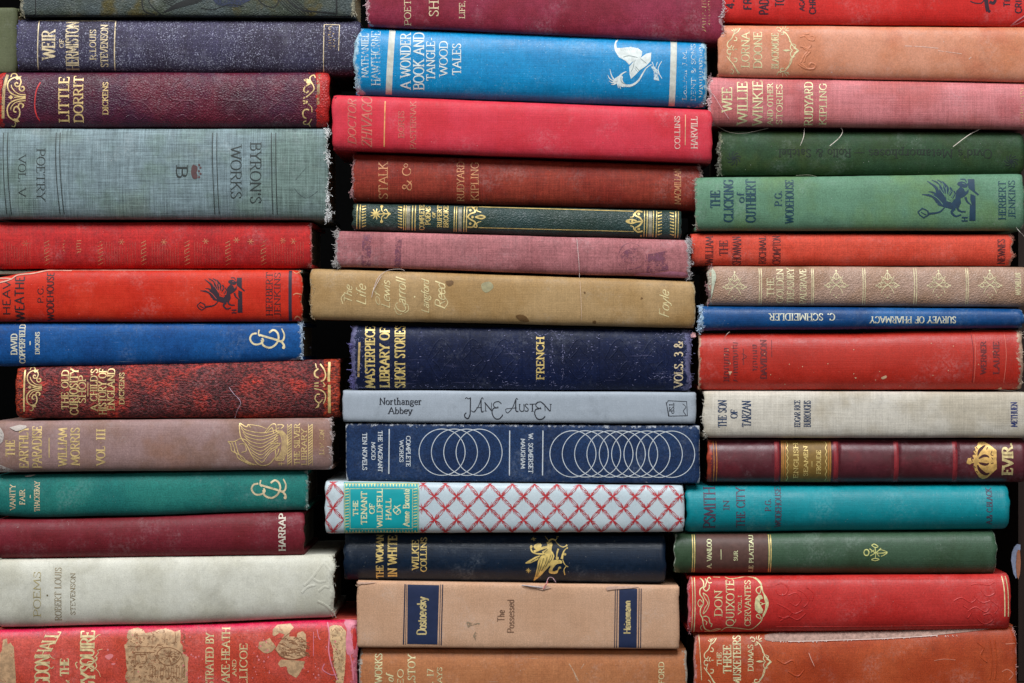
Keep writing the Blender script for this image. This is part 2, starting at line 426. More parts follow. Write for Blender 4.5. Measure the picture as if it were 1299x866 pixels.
class Print:
    """strokes and fills collected into one mesh that lies on a book's spine; T maps local points to photograph pixels"""
    def __init__(s, bk, name, mat, off=0.0001, T=None):
        s.bk = bk; s.name = name; s.mat = mat; s.off = off; s.V = []; s.F = []; s.k = 0; s.T = T or (lambda x, y: (x, y)); s.ts = 1.0
    def zoom(s, ox, oy, k): s.T = lambda x, y: (ox + x / k, oy + y / k); s.ts = 1.0 / k; return s
    def pts(s, p):
        if isinstance(p, str): p = [tuple(float(c) for c in q.split(',')) for q in p.split()]
        return [s.T(*q) for q in p]
    def ribbon(s, q, wf, off=None):
        n = len(q)
        if n < 2: return
        s.k = (s.k + 1) % 12; off = (s.off if off is None else off) + s.k * 0.000004; st = len(s.V)
        for i in range(n):
            a = q[max(i - 1, 0)]; b = q[min(i + 1, n - 1)]; c = q[i]
            dx, dy = b[0] - a[0], b[1] - a[1]; L = math.hypot(dx, dy) or 1
            nx, ny = -dy / L, dx / L
            d1 = (c[0] - a[0], c[1] - a[1]); l1 = math.hypot(*d1)
            m = 1.0
            if l1 > 0 and 0 < i < n - 1:
                cs = abs((-d1[1] * nx + d1[0] * ny) / l1); m = min(1.5, 1 / max(cs, 0.5))
            h = wf(i / (n - 1), math.atan2(dy, dx)) / 2 * m
            s.V.append(s.bk.surf(c[0] + nx * h, c[1] + ny * h, off)); s.V.append(s.bk.surf(c[0] - nx * h, c[1] - ny * h, off))
        for i in range(n - 1): s.F.append((st + 2 * i, st + 2 * i + 1, st + 2 * i + 3, st + 2 * i + 2))
    def st(s, p, w, w1=None, smooth=True, closed=False, bulge=False):
        """w is in local units"""
        q = s.pts(p); w *= s.ts; w1 = w if w1 is None else w1 * s.ts
        if smooth and len(q) > 2: q = catmull(q, closed, 1.0); 
        elif closed: q = resample(q + [q[0]])
        else: q = resample(q)
        if closed and smooth: q.append(q[0])
        if bulge: s.ribbon(q, lambda f, a: 0.35 * w + w * math.sin(math.pi * f))
        else: s.ribbon(q, lambda f, a: w + (w1 - w) * f)
        return s
    def poly(s, p, rough=0.0, smooth=False):
        q = s.pts(p)
        if smooth: q = catmull(q, True, 1.5)
        s.k = (s.k + 1) % 12
        fill_poly(s.bk, s.V, s.F, q, s.off + s.k * 0.000004, 2.0, rough); return s
    def dot(s, x, y, r):
        return s.poly([(x + r * math.cos(a * math.pi / 5), y + r * math.sin(a * math.pi / 5)) for a in range(10)])
    def em(s, p, w, h=0.00014, closed=False):
        """a raised line of the cover's own cloth"""
        q = catmull(s.pts(p), closed, 1.0); n = len(q); w *= s.ts; st = len(s.V)
        for i in range(n):
            a = q[max(i - 1, 0)]; b = q[min(i + 1, n - 1)]; c = q[i]
            dx, dy = b[0] - a[0], b[1] - a[1]; L = math.hypot(dx, dy) or 1; nx, ny = -dy / L, dx / L
            for k, o in ((-1, -0.00003), (-.45, h * .8), (0, h), (.45, h * .8), (1, -0.00003)): s.V.append(s.bk.surf(c[0] + nx * w * k, c[1] + ny * w * k, o))
        for i in range(n - 1):
            for k in range(4): s.F.append((st + i * 5 + k, st + i * 5 + k + 1, st + i * 5 + 6 + k, st + i * 5 + 5 + k))
        return s
    SPLIT = {'ruled_ornament': 5, 'star_ornament': 3, 'worn_lettering': 9, 'gilt_picture': 5, 'faded_letters': 3, 'blind_tooling': 4, 'scratch': 3, 'stain': 3, 'worn_corner': 3, 'emblem': 5,
             'faded_lettering': 4, 'picture_lines': 30, 'crease': 4, 'blue_foil': 4, 'worn_streak': 4, 'gilt_bands': 2, 'silver_band': 2, 'wavy_rule': 3, 'publisher_emblem': 5, 'pencil_mark': 4, 'torn_edge': 6,
             'ornament': 4, 'torn_edge_threads': 5, 'scuff': 5, 'title_flourish': 5, 'griffin_rider_emblem': 3, 'sea_creature_emblem': 5}
    def build(s, label=None):
        if not s.V: return None
        if s.name in ('chipped_spot', 'trellis_pattern', 'trellis_shade', 'label_border', 'picture_lines', 'worn_specks'):
            o = link(s.name, s.V, s.F, s.mat, s.bk.e); o['kind'] = 'stuff'; return o
        if s.name in s.SPLIT:
            gap = s.SPLIT[s.name] * S
            par = list(range(len(s.V)))
            def find(a):
                while par[a] != a: par[a] = par[par[a]]; a = par[a]
                return a
            for f in s.F:
                for a in f[1:]:
                    x, y = find(a), find(f[0])
                    if x != y: par[x] = y
            comp = {}
            for i in range(len(s.V)): comp.setdefault(find(i), []).append(i)
            cs = list(comp.values()); bb = [[min(s.V[i][0] for i in c) - gap / 2, max(s.V[i][0] for i in c) + gap / 2, min(s.V[i][2] for i in c) - gap / 2, max(s.V[i][2] for i in c) + gap / 2] for c in cs]
            ch = True
            while ch:
                ch = False
                for i in range(len(cs)):
                    for j in range(i + 1, len(cs)):
                        if cs[i] and cs[j] and bb[i][0] < bb[j][1] and bb[j][0] < bb[i][1] and bb[i][2] < bb[j][3] and bb[j][2] < bb[i][3]:
                            cs[i] = cs[i] + cs[j]; cs[j] = []
                            bb[i] = [min(bb[i][0], bb[j][0]), max(bb[i][1], bb[j][1]), min(bb[i][2], bb[j][2]), max(bb[i][3], bb[j][3])]; ch = True
            cs = [c for c in cs if c]
            if len(cs) > 1:
                for c in cs:
                    ix = {v: k for k, v in enumerate(sorted(c))}
                    o = link(s.name, [s.V[v] for v in sorted(c)], [tuple(ix[v] for v in f) for f in s.F if f[0] in ix], s.mat, s.bk.e)
                return o
        o = link(s.name, s.V, s.F, s.mat, s.bk.e)
        if label: o['label'] = label
        return o

# ---------------------------------------------------------------- a drawn stroke alphabet
G = {
'A': (.8, '0,0 .4,1 .8,0|!.15,.36 .65,.36'), 'B': (.66, '.1,0 .1,1|~.1,1 .36,1 .55,.9 .54,.62 .36,.53 .1,.53|~.1,.53 .42,.53 .63,.4 .61,.12 .4,0 .1,0'),
'C': (.76, '~.72,.8 .6,.96 .4,1 .15,.86 .04,.5 .15,.14 .4,0 .6,.04 .74,.22|^.73,1 .73,.74'), 'D': (.8, '.1,0 .1,1|~.1,1 .4,1 .67,.85 .76,.5 .67,.15 .4,0 .1,0'),
'E': (.64, '.1,0 .1,1|>.1,.99 .58,.99|>.1,.52 .42,.52|>.1,.01 .6,.01'), 'F': (.6, '.1,0 .1,1|>.1,.99 .57,.99|>.1,.52 .42,.52'),
'G': (.8, '~.72,.8 .6,.96 .4,1 .15,.86 .04,.5 .15,.14 .4,0 .58,.02 .72,.12|!.72,.08 .72,.42|^.56,.43 .86,.43|^.73,1 .73,.74'),
'H': (.8, '.1,0 .1,1|.7,0 .7,1|!.1,.52 .7,.52'), 'I': (.3, '.15,0 .15,1'), 'J': (.42, '!.3,1 .3,.25|^.17,1 .43,1|~.3,.27 .26,.03 .1,-.1 .0,.0'),
'K': (.76, '.1,0 .1,1|.66,1 .1,.42|.28,.6 .72,0'), 'L': (.6, '.1,0 .1,1|>.1,.01 .58,.01'), 'M': (.98, '.06,0 .12,1 .49,.18 .86,1 .92,0'),
'N': (.82, '.1,0 .1,1 .72,0 .72,1'), 'O': (.82, 'o.41,1 .14,.87 .03,.5 .14,.13 .41,0 .68,.13 .79,.5 .68,.87'), 'P': (.64, '.1,0 .1,1|~.1,1 .38,1 .6,.88 .6,.6 .38,.48 .1,.48'),
'Q': (.84, 'o.41,1 .14,.87 .03,.5 .14,.13 .41,0 .68,.13 .79,.5 .68,.87|~.4,.02 .55,-.2 .85,-.22'), 'R': (.74, '.1,0 .1,1|~.1,1 .38,1 .58,.88 .57,.62 .38,.51 .1,.51|.34,.5 .7,0'),
'S': (.58, '~.5,.8 .42,.95 .28,1 .1,.92 .07,.74 .2,.58 .4,.45 .52,.27 .46,.08 .28,0 .13,.04 .05,.2|^.51,1 .51,.75|^.04,0 .04,.25'),
'T': (.76, '.38,0 .38,1|>.38,.99 .74,.99|>.38,.99 .02,.99'), 'U': (.76, '!.1,1 .1,.35|^0,1 .2,1|~.1,.38 .15,.1 .38,0 .6,.1 .66,.38|!.66,.35 .66,1|^.56,1 .76,1'),
'V': (.78, '0,1 .39,0 .78,1'), 'W': (1.08, '0,1 .28,0 .54,.92 .8,0 1.08,1'), 'X': (.74, '0,1 .72,0|.7,1 .02,0'), 'Y': (.74, '0,1 .37,.48|.74,1 .37,.48|.37,.48 .37,0'),
'Z': (.66, '!.62,.99 .04,.01|>.62,.99 .06,.99|>.04,.01 .64,.01'),
'a': (.5, '~.08,.5 .2,.62 .36,.6 .4,.4 .4,.08 .5,.02|~.4,.36 .16,.3 .04,.16 .14,0 .3,.03 .4,.14'), 'b': (.54, '!.1,1 .1,0|~.1,.44 .28,.62 .46,.52 .51,.3 .44,.07 .28,0 .1,.1'),
'c': (.46, '~.44,.48 .34,.61 .22,.62 .06,.46 .05,.18 .2,0 .34,.02 .45,.14'), 'd': (.54, '!.44,1 .44,0|~.44,.48 .26,.62 .08,.5 .03,.28 .1,.06 .26,0 .44,.12'),
'e': (.48, '~.06,.33 .44,.36 .42,.56 .26,.63 .08,.5 .04,.26 .12,.05 .28,0 .45,.12'), 'f': (.34, '!.14,0 .14,.8|~.14,.78 .18,.96 .28,1 .38,.93|^0,.6 .32,.6'),
'g': (.52, 'o.24,.62 .08,.52 .08,.32 .24,.22 .4,.32 .4,.52|~.12,.26 .04,.12 .2,.03 .42,.0 .44,-.18 .22,-.28 .02,-.18 .08,-.02|^.38,.56 .52,.62'),
'h': (.56, '.1,1 .1,0|~.1,.42 .28,.62 .44,.5 .45,.3|.45,.32 .45,0'), 'i': (.26, '.13,.62 .13,0|^.13,.84 .13,.92'), 'j': (.26, '~.15,.62 .15,.0 .1,-.2 -.04,-.26|^.15,.84 .15,.92'),
'k': (.54, '.1,1 .1,0|.46,.6 .1,.26|.22,.38 .52,0'), 'l': (.26, '.13,1 .13,0'), 'm': (.84, '.1,.62 .1,0|~.1,.42 .26,.62 .4,.5 .41,.3|.41,.32 .41,0|~.41,.42 .58,.62 .72,.5 .73,.3|.73,.32 .73,0'),
'n': (.56, '.1,.62 .1,0|~.1,.42 .28,.62 .44,.5 .45,.3|.45,.32 .45,0'), 'o': (.52, 'o.26,.63 .08,.53 .03,.31 .08,.09 .26,0 .44,.09 .49,.31 .44,.53'),
'p': (.54, '.1,.62 .1,-.28|~.1,.44 .28,.62 .46,.52 .51,.3 .44,.07 .28,0 .1,.1'), 'q': (.54, '.44,.62 .44,-.28|~.44,.48 .26,.62 .08,.5 .03,.28 .1,.06 .26,0 .44,.12'),
'r': (.4, '.1,.62 .1,0|~.1,.38 .2,.58 .32,.63 .4,.56'), 's': (.42, '~.36,.48 .28,.61 .16,.62 .06,.52 .1,.38 .3,.28 .38,.14 .28,.01 .14,0 .04,.12'),
't': (.34, '~.14,.85 .14,.12 .22,.0 .34,.06|^.0,.61 .32,.61'), 'u': (.56, '!.1,.62 .1,.2|~.1,.24 .14,.04 .28,0 .4,.1 .45,.24|.45,.62 .45,0'), 'v': (.52, '0,.62 .26,0 .52,.62'),
'w': (.76, '0,.62 .2,0 .38,.58 .56,0 .76,.62'), 'x': (.5, '0,.62 .5,0|.48,.62 .02,0'), 'y': (.52, '0,.62 .27,.0|.52,.62 .27,.0|~.27,.0 .2,-.2 .02,-.26'), 'z': (.46, '^.04,.61 .42,.61|!.42,.61 .04,0|^.04,0 .44,0'),
'0': (.6, 'o.3,1 .1,.85 .04,.5 .1,.15 .3,0 .5,.15 .56,.5 .5,.85'), '1': (.36, '.2,0 .2,1'), '3': (.56, '~.06,.85 .26,1 .46,.86 .42,.62 .22,.53|~.22,.53 .5,.48 .54,.2 .3,0 .04,.12'),
'4': (.6, '!.42,0 .42,1 .04,.3|!.04,.3 .58,.3'), '5': (.56, '!.48,.98 .14,.98 .1,.56|~.1,.54 .34,.62 .52,.42 .46,.1 .24,0 .04,.1'), '7': (.54, '!.04,.98 .5,.98 .2,0'),
'&': (.84, '~.8,.5 .6,.1 .34,0 .08,.1 .1,.36 .4,.62 .44,.86 .3,1 .16,.86 .24,.6 .8,0'), "'": (.2, '!.1,1 .08,.72'), '.': (.26, '!.1,-.02 .1,.17'), ',': (.22, '!.12,.08 .04,-.16'),
'-': (.4, '!.04,.4 .36,.4'), '=': (.8, '!.02,.36 .78,.36'), '*': (.3, '!.15,.38 .15,.62'), ' ': (.38, ''), '"': (.5, '~.06,.33 .44,.36 .42,.56 .26,.63 .08,.5 .04,.26 .12,.05 .28,0 .45,.12|^.14,.82 .14,.9|^.36,.82 .36,.9'),
}
def glyph_strokes(ch, serif):
    wd, sp = G[ch]; out = []
    for q in [x for x in sp.split('|') if x]:
        fl = ''
        while q[0] in '!>~o^': fl += q[0]; q = q[1:]
        p = [tuple(float(c) for c in r.split(',')) for r in q.split()]
        if 'o' in fl: out.append((catmull(p, True, 0.06) + [p[0], ] , 1)); continue
        if '~' in fl: out.append((catmull(p, False, 0.06), 1)); continue
        if '^' in fl: out.append((p, 0 if (serif or ch in 'GJU') and not (not serif and ch in 'SCGJU') else 9)); continue
        out.append((p, 1))
        if not serif: continue
        if '>' in fl:
            x, y = p[-1]
            if y > .9: out.append(([(x, 1.0), (x, .77)], 0))
            elif y < .1: out.append(([(x, 0), (x, .25)], 0))
            else: out.append(([(x, y - .1), (x, y + .1)], 0))
        elif '!' not in fl:
            for a, b in ((p[0], p[1]), (p[-1], p[-2])):
                if abs(a[1] - b[1]) > abs(a[0] - b[0]) * 0.6 and min(abs(a[1] - k) for k in (0, 1, .62, -.28)) < .011:
                    out.append(([(a[0] - .17, a[1]), (a[0] + .17, a[1])], 0))
    return wd, [(p, k) for p, k in out if not (k == 9 and ch not in "gfitjz\"")]
def text(pr, s, bx, rot=90, wt=0.15, thin=0.45, serif=True, slant=0.0, sp=0.12, shear=0.0, gap=None, ext=1.0):
    """bx: the cap-height box (u0, v0, u1, v1) in photograph pixels"""
    u0, v0, u1, v1 = bx; H = (u1 - u0) if rot in (90, 270) else (v1 - v0); Lp = (v1 - v0) if rot in (90, 270) else (u1 - u0)
    adv = []; x = 0
    for ch in s:
        wd, st = glyph_strokes(ch, serif); adv.append((x, st)); x += wd + sp
    L = x - sp
    def m(a, b):
        a = (a + slant * b) / L
        if rot == 90: return (u1 - b * H + shear * a, v1 - a * Lp)
        if rot == 270: return (u0 + b * H, v0 + a * Lp)
        if rot == 0: return (u0 + a * Lp, v1 - b * H)
        return (u1 - a * Lp, v0 + b * H)
    unit = min(H, Lp / L * 1.15); tk = max(wt * unit * 1.08, 0.85); tn = max(tk * thin, 0.58)
    up = {90: math.pi, 270: 0.0, 0: -math.pi / 2, 180: math.pi / 2}[rot]   # direction of letter-up in u,v
    for x, st in adv:
        for p, k in st:
            q = resample([m(x + a, b) for a, b in p], 1.4)
            if k == 0: pr.ribbon(q, lambda f, an: tn)
            else: pr.ribbon(q, lambda f, an: tn + (tk - tn) * abs(math.cos(an - up - 0.35)) ** 1.3)
    return pr
def lettering(bk, name, mat, lines, **kw):
    pr = Print(bk, name, mat)
    for ln in lines:
        k = dict(kw); 
        if len(ln) > 2: k.update(ln[2])
        text(pr, ln[0], ln[1], **k)
    return pr.build()
def rules(bk, mat, segs, name='rule_line', w=1.1):
    for sg in segs:
        ww = sg[4] if len(sg) > 4 else w
        Print(bk, name, mat).st([(sg[0], sg[1]), (sg[2], sg[3])], ww, smooth=False).build()
def scribble(pr, u0, v0, u1, v1, rnd, w=0.8, n=None):
    """worn away word, reading upward: no letters survive, only stroke ends"""
    n = n or int((v1 - v0) / 3.4)
    for i in range(n):
        v = v0 + (v1 - v0) * (i + 0.5) / n; a = rnd.uniform(-0.5, 0.5)
        pr.st([(u0 + rnd.uniform(0, 1), v + a), (u1 - rnd.uniform(0, 2), v - a)], w, smooth=False)
        if rnd.random() < 0.7: pr.st([(rnd.choice((u0 + .5, (u0 + u1) / 2, u1 - .5)), v - 1), (rnd.choice((u0 + .5, u1 - .5)), v + 1.8)], w * 0.8, smooth=False)
    return pr
# ---------------------------------------------------------------- the setting
shelf = link('shelf', *box(-0.75, 0.75, -0.02, 0.36, -0.03, -0.0004), plain('shelf_wood', (70, 48, 34), 0.6, sc=(6, 220, 220)))
shelf['kind'] = 'structure'
bw = link('wall', *box(-0.85, 0.85, 0.36, 0.38, -0.1, 0.75), plain('dark_wall', (5, 5, 5), 1.0, spec=0.05)); bw['kind'] = 'structure'
sidep = link('shelf_side', *box(0.352, 0.372, 0.168, 0.36, 0.0, 0.60), plain('side_wood', (58, 40, 34), 0.6, sc=(300, 300, 9))); sidep['kind'] = 'structure'

GOLD = ink((222, 190, 128), 0.30, 0.45, 0.42); GOLDW = ink((214, 180, 125), 0.85, 0.40, 0.45); GOLDH = ink((224, 196, 120), 0.12, 0.6, 0.36)
GOLDP = ink((222, 200, 160), 0.45, 0.2, 0.5)
def dark(c, wr=0.35): return ink(c, wr, 0.0, 0.6)
WHITE = ink((226, 224, 216), 0.25, 0, 0.6)

# ================================================================= LEFT COLUMN
# green pictorial leather, cut by the top of the frame
m = cover_mat('green_pictorial', 1, (66, 72, 60), (76, 84, 84), worn=(176, 170, 146), veins=(84, 76, 44), kind='leather', rough=.5, linen=0, grain=.2)
b = Book('dark green pictorial leather book with black engraved lines, top of the left column', (26, 451), (-38, -38), (20.5, 21.5), m, n=4, d=.004, endw=(1.0, 1.0), endr=7, rag=(1.2, 1.8))
blk = dark((24, 26, 26), .1)
p = Print(b, 'engraved_picture', blk)
for q in ['30,19.5 450,20.5']: p.st(q, 1.6, smooth=False)
p.st('45,-20 45,18', 1.4, smooth=False); p.st('427,-20 427,17', 2.2, smooth=False); p.st('385,13 427,17', 2.0); p.st('180,-12 182,12 196,18', 1.6); p.st('187,-12 190,4 204,18', 1.2)
for i in range(9): p.st([(206 + i * 2, 16 - i * 1.4), (228 + i * 3, 9 - i * 1.8), (252 + i * 4, 3 - i * 2.4)], 1.0)
for i in range(7): p.st([(345 + i * 3, -14), (352 + i * 3.6, -2), (362 + i * 4, 9), (372 + i * 4, 17)], 0.9)
for i in range(6): p.st([(206, -14 + i * 3), (214 + i, -8 + i * 3), (224, -12 + i * 3)], .8)
p.st('323,-10 332,4 346,9 353,2 350,-8', 1.4); p.st('385,13 372,6 362,-4 358,-14', 1.6); p.st('255,10 270,12 290,6 310,8', 1.1); p.build()
p = Print(b, 'blue_foil', dark((44, 52, 78), .5)); p.poly('262,-12 275,6 300,9 318,0 316,-14'); p.poly('36,-14 38,-2 41,-2 41,-14'); p.build()
b.fray(1, 60, (190, 182, 160), 4, clumps=3); b.fray(0, 26, (170, 160, 130), 3)

# Weir of Hermiston
m = cover_mat('slate_cloth', 2, (66, 62, 84), (58, 52, 68), worn=(120, 116, 160), speck=1.25, speckcol=(176, 176, 196), linen=.30, grain=.3)
b = Book('dark slate purple cloth book lettered WEIR OF HERMISTON, speckled with white wear', (20.5, 457), (22.5, 24.5), (89, 92.5), m, y0=.001, n=2.2, endw=(.55, .55), rag=(1.4, 1.2), endr=6)
lettering(b, 'title_lettering', GOLDP, [('WEIR', (53.5, 38, 69.5, 74)), ('OF', (75.5, 49, 80.5, 60)), ('HERMISTON', (83.5, 26.5, 99, 87.5))], wt=.17)
lettering(b, 'author_lettering', GOLDP, [('R.LOUIS', (114, 37, 121.5, 75)), ('STEVENSON', (127.5, 30.5, 136.5, 84))], wt=.15)
rules(b, GOLDP, [(48.5, 24.5, 47.2, 87, 1.3), (145.8, 25, 144.8, 88, 1.3), (49, 24.8, 146, 25.2, .9), (411, 30, 410, 90, 1.0), (430.5, 30.5, 429.5, 64, .9), (411, 30, 430, 30.4, .8)])
p = Print(b, 'publisher_lettering', GOLDW); scribble(p, 416, 31, 421, 63, random.Random(3), .6); scribble(p, 422, 40, 425, 60, random.Random(4), .5); p.build()
b.fray(0, 40, (120, 118, 180), 2.0); b.fray(1, 40, (90, 86, 120), 2.0)

# Little Dorrit
def scrolls(bk, k, ox, oy, mat, mirror=None):
    p = Print(bk, 'ornament', mat); p.zoom(ox, oy, k)
    w_ = 17
    p.st('325,350 250,345 190,310 150,260 140,225', w_ * .7).st('325,385 230,370 140,330 100,270 95,210 120,160 170,130 215,125', w_)
    p.st('215,125 250,150 262,190 245,235 205,245 185,215 205,195 225,210', w_).st('250,235 245,280 275,305 305,285 298,250 270,252', w_)
    p.st('130,120 140,80 180,75 205,100 200,120', w_ * .8).poly('200,120 265,110 235,150 205,160').poly('170,125 215,105 235,130 200,150')
    p.st('325,395 230,410 150,440 105,490 90,545 105,620 150,660 215,690', w_).st('325,425 240,435 180,460 140,510 135,540', w_ * .7)
    p.st('215,650 245,610 245,540 215,500 180,520 175,560 205,570', w_).st('235,500 240,470 270,460 298,485 280,515', w_)
    p.poly('165,650 215,650 240,690 190,690').st('180,690 185,720 160,748 130,740', w_ * .7).poly('100,385 140,355 165,385 140,410').st('325,370 180,385', w_ * .8)
    return p
m = cover_mat('plum_leather', 3, (70, 30, 52), (98, 30, 46), worn=(214, 40, 30), kind='leather', rough=.40, linen=0, grain=.16, spec=.6, stain=(52, 22, 38))
b = Book('plum leather book lettered LITTLE DORRIT with scarlet worn ends and gilt scrolls', (-6, 418), (90.5, 90.5), (161, 161.2), m, y0=-.001, n=2.3, endw=(.9, .9), endr=3, zones=[(-10, 5, .6), (400, 425, .75)], edge=(.32, .1))
lettering(b, 'title_lettering', GOLD, [('LITTLE', (74.5, 97, 87, 154)), ('DORRIT', (93.5, 96, 105, 154.5))], wt=.17)
lettering(b, 'author_lettering', GOLD, [('DICKENS', (130.3, 104, 136.8, 145))], wt=.17)
scrolls(b, 9.992, 0, 85, GOLD).build()
rules(b, ink((188, 160, 110), .6, .3, .5), [(8.5, 94, 5, 112, 3.6), (5, 112, 3.3, 150, 3.6)], name='gilt_band')
rules(b, ink((168, 140, 100), .75, .3, .5), [(404.2, 93, 403.5, 133, 3.6)], name='gilt_band')
p = Print(b, 'ornament', GOLD).zoom(365, 80, 9.62)
p.st('335,175 315,140 275,160 270,200 310,270 320,320 280,370 230,410 190,430', 13).st('210,190 250,200 290,250', 14).poly('190,195 260,200 275,245 240,250 205,215').st('270,250 215,285 195,330 225,360 255,340', 16)
p.st('185,460 245,470', 16).st('190,495 240,480', 16).st('250,500 290,540 295,600', 9).st('260,570 215,565 185,600 190,650 225,675', 16).st('225,700 190,715 200,740 250,735 290,680', 12).st('255,740 270,780', 9); p.build()
p = Print(b, 'blind_tooling', b.mat)
for u in (200, 204, 208, 262, 266, 270, 325, 329, 333, 388): p.em([(u, 95), (u - .5, 128), (u, 158)], 1.2)
for c in (170, 235, 298, 360):
    p.em([(c - 24, 118), (c - 16, 126), (c, 128), (c + 16, 126), (c + 24, 116)], 1.3).em([(c - 20, 140), (c - 10, 132), (c, 128), (c + 12, 131), (c + 22, 142)], 1.2).em([(c - 14, 106), (c - 6, 102), (c, 110), (c + 8, 101), (c + 14, 108)], 1.2).em([(c - 12, 150), (c - 4, 146), (c + 6, 152), (c + 14, 146)], 1.2)
p.build(); Print(b, 'worn_streak', ink((220, 60, 60), .5, 0, .5)).st('51,104 46,115 44,133 46,146 50,153', 1.6).build()

# Byron
m = cover_mat('blue_grey_linen', 4, (122, 138, 142), (110, 128, 122), worn=(226, 228, 226), linen=.42, grain=.10, rough=.62, stain=(112, 126, 118))
b = Book('wide blue grey linen book lettered BYRONS WORKS POETRY VOL. V with frayed white end', (-8, 416.5), (162, 162.5), (278, 278.5), m, y0=-.0025, n=2.6, d=.0075, endw=(.4, .6), endr=3, rag=(1, .8), edge=(.05, .05))
dk = dark((48, 56, 54), .18)
lettering(b, 'volume_lettering', dk, [('POETRY', (46.5, 189, 57, 254)), ('VOL. V', (23.5, 197, 32.5, 249))], rot=270, wt=.12)
lettering(b, 'title_lettering', dk, [("BYRON'S", (317.5, 181, 331, 258)), ('WORKS', (292.8, 185.5, 306, 252))], rot=270, wt=.12)
for (u, vb) in ((3.5, 4), (9, 4.5), (70.3, 5), (75.5, 5), (269, 3), (274.6, 3), (343.8, 2), (349.3, 2)):
    Print(b, 'rule_line', dk).st([(u, 168), (u + .8, 215), (u + vb, 271.5)], 1.15).build()
lettering(b, 'monogram', dk, [('B', (224, 211, 237.5, 225))], rot=270, wt=.18)
p = Print(b, 'crown_emblem', dark((96, 66, 66), .25)).zoom(210, 190, 5.905)
p.poly('195,130 205,110 225,118 240,125 240,150 232,170 240,195 240,215 215,222 200,210 190,170')
for (x, y) in ((252, 115), (262, 135), (250, 160), (262, 180), (252, 205)): p.dot(x, y, 9)
p.build()
p = Print(b, 'pencil_mark', dark((86, 100, 100), .6)).zoom(210, 190, 5.905); p.st('975,225 1050,140 1100,115 1145,125', 5).st('965,290 1000,330 1060,360 1140,310', 5); p.build()
b.fray(1, 420, (236, 236, 234), 5.2, clumps=7, r=.00013)

# faded scarlet cloth
m = cover_mat('faded_scarlet', 5, (178, 38, 38), (160, 34, 36), worn=(206, 120, 116), linen=.14, edge=None) if False else cover_mat('faded_scarlet', 5, (188, 48, 46), (168, 40, 42), worn=(206, 120, 116), linen=.16, speck=.25, speckcol=(214, 120, 108))
b = Book('faded scarlet cloth book with worn illegible gilt words and small stars', (-6, 396), (280.5, 280.5), (341, 339.5), m, y0=.0045, n=2.3, endw=(.4, .75), endr=4.5, edge=(.05, .35), pages=1)
fg = ink((196, 120, 84), .62, .1, .5); fl = ink((200, 78, 66), .55, 0, .6)
p = Print(b, 'ruled_ornament', fl)
for (a, c) in ((5, 44), (132, 176), (193, 232), (247, 282), (345, 388)):
    for i in range(int((c - a) / 3.3)):
        u = a + i * 3.3; mid = (a + c) / 2; top = 306 + 9 * max(0, 1 - abs(u - mid) / 14.0); p.st([(u, top), (u, 337)], .7, smooth=False)
p.build()
p = Print(b, 'star_ornament', fg)
for (u, v) in ((32, 308), (154, 306.5), (208, 306.5), (261, 305.5), (359, 305), (372, 305.5), (300, 304), (318, 306)):
    for k in range(3): p.st([(u - 4 * math.cos(k * 1.05), v - 4 * math.sin(k * 1.05)), (u + 4 * math.cos(k * 1.05), v + 4 * math.sin(k * 1.05))], .8, smooth=False)
p.build()
p = Print(b, 'worn_lettering', fg); rr = random.Random(8)
for u in (56, 124, 179, 234, 286, 331):
    for k in range(7):
        v = 334 - k * 4.6; p.st([(u, v + 1.6), (u + 6.5, v - 1.6)], .9, smooth=False)
        if k % 2: p.st([(u + (k % 3) * 2.5, v + 1), (u + (k % 3) * 2.5 + .7, v - 3.0)], .7, smooth=False)
scribble(p, 79, 303, 83, 319, rr, .8); scribble(p, 97, 303, 103, 321, rr, .9); p.build()
b.fray(1, 60, (216, 150, 146), 2.0)

# Heavy Weather
def griffin(bk, mat, line, f, s_):
    p = Print(bk, 'griffin_emblem', mat); p.T = f; p.ts = s_
    p.poly('683,103 755,103 757,232 683,195').poly('708,268 762,290 765,565 695,565 700,400 722,385 716,372 704,330')
    p.st('688,196 740,235 795,280', 20).st('650,305 668,350 690,372 712,388', 28, 12)
    p.poly('562,165 580,135 620,128 650,140 668,155 685,150 672,190 645,200 600,188', smooth=True).st('600,105 650,106 664,135', 13)
    p.poly('598,185 640,215 655,235 690,195 684,255 640,298 596,318 602,368 572,420 500,438 430,420 385,405 345,388 338,350 360,330 430,345 500,365 540,315 548,240')
    p.st('345,300 330,205 232,124', 50, 6).st('378,262 372,165 285,114', 44, 6).st('415,262 418,165 345,112', 42, 7).st('438,262 455,200 400,128', 36, 8).st('470,280 500,235 482,196', 30, 18).st('505,315 535,262 522,235', 24, 14)
    p.st('350,355 290,295 172,275', 56, 6).st('325,290 300,255 242,243', 30, 6).poly('330,240 400,255 440,330 420,400 350,395 335,345', smooth=True)
    p.st('425,412 380,460 330,478 250,488', 12, 24).st('125,470 175,428 232,455 245,500 192,532 152,505 125,470', 13, smooth=False).st('160,470 195,490 220,500', 10).st('240,455 238,505', 12)
    p.st('590,360 565,430 600,462 655,465', 30, 14).st('535,430 498,470 545,515 605,497', 30, 14)
    p.st('610,530 680,530', 15).st('610,566 680,566', 15).st('645,530 645,566', 12)
    p.build()
    q = Print(bk, 'griffin_detail', line, off=.00017); q.T = f; q.ts = s_
    q.st('300,135 370,215 430,300', 7).st('350,130 405,210 425,300', 6).st('395,140 440,230 440,300', 6).st('445,190 440,300 490,340', 6).st('500,235 460,300 500,350', 6).st('240,262 330,310 400,385', 8).st('530,265 500,330 540,320', 6).st('620,150 650,160', 6).st('640,210 655,240 690,205', 7)
    q.build()
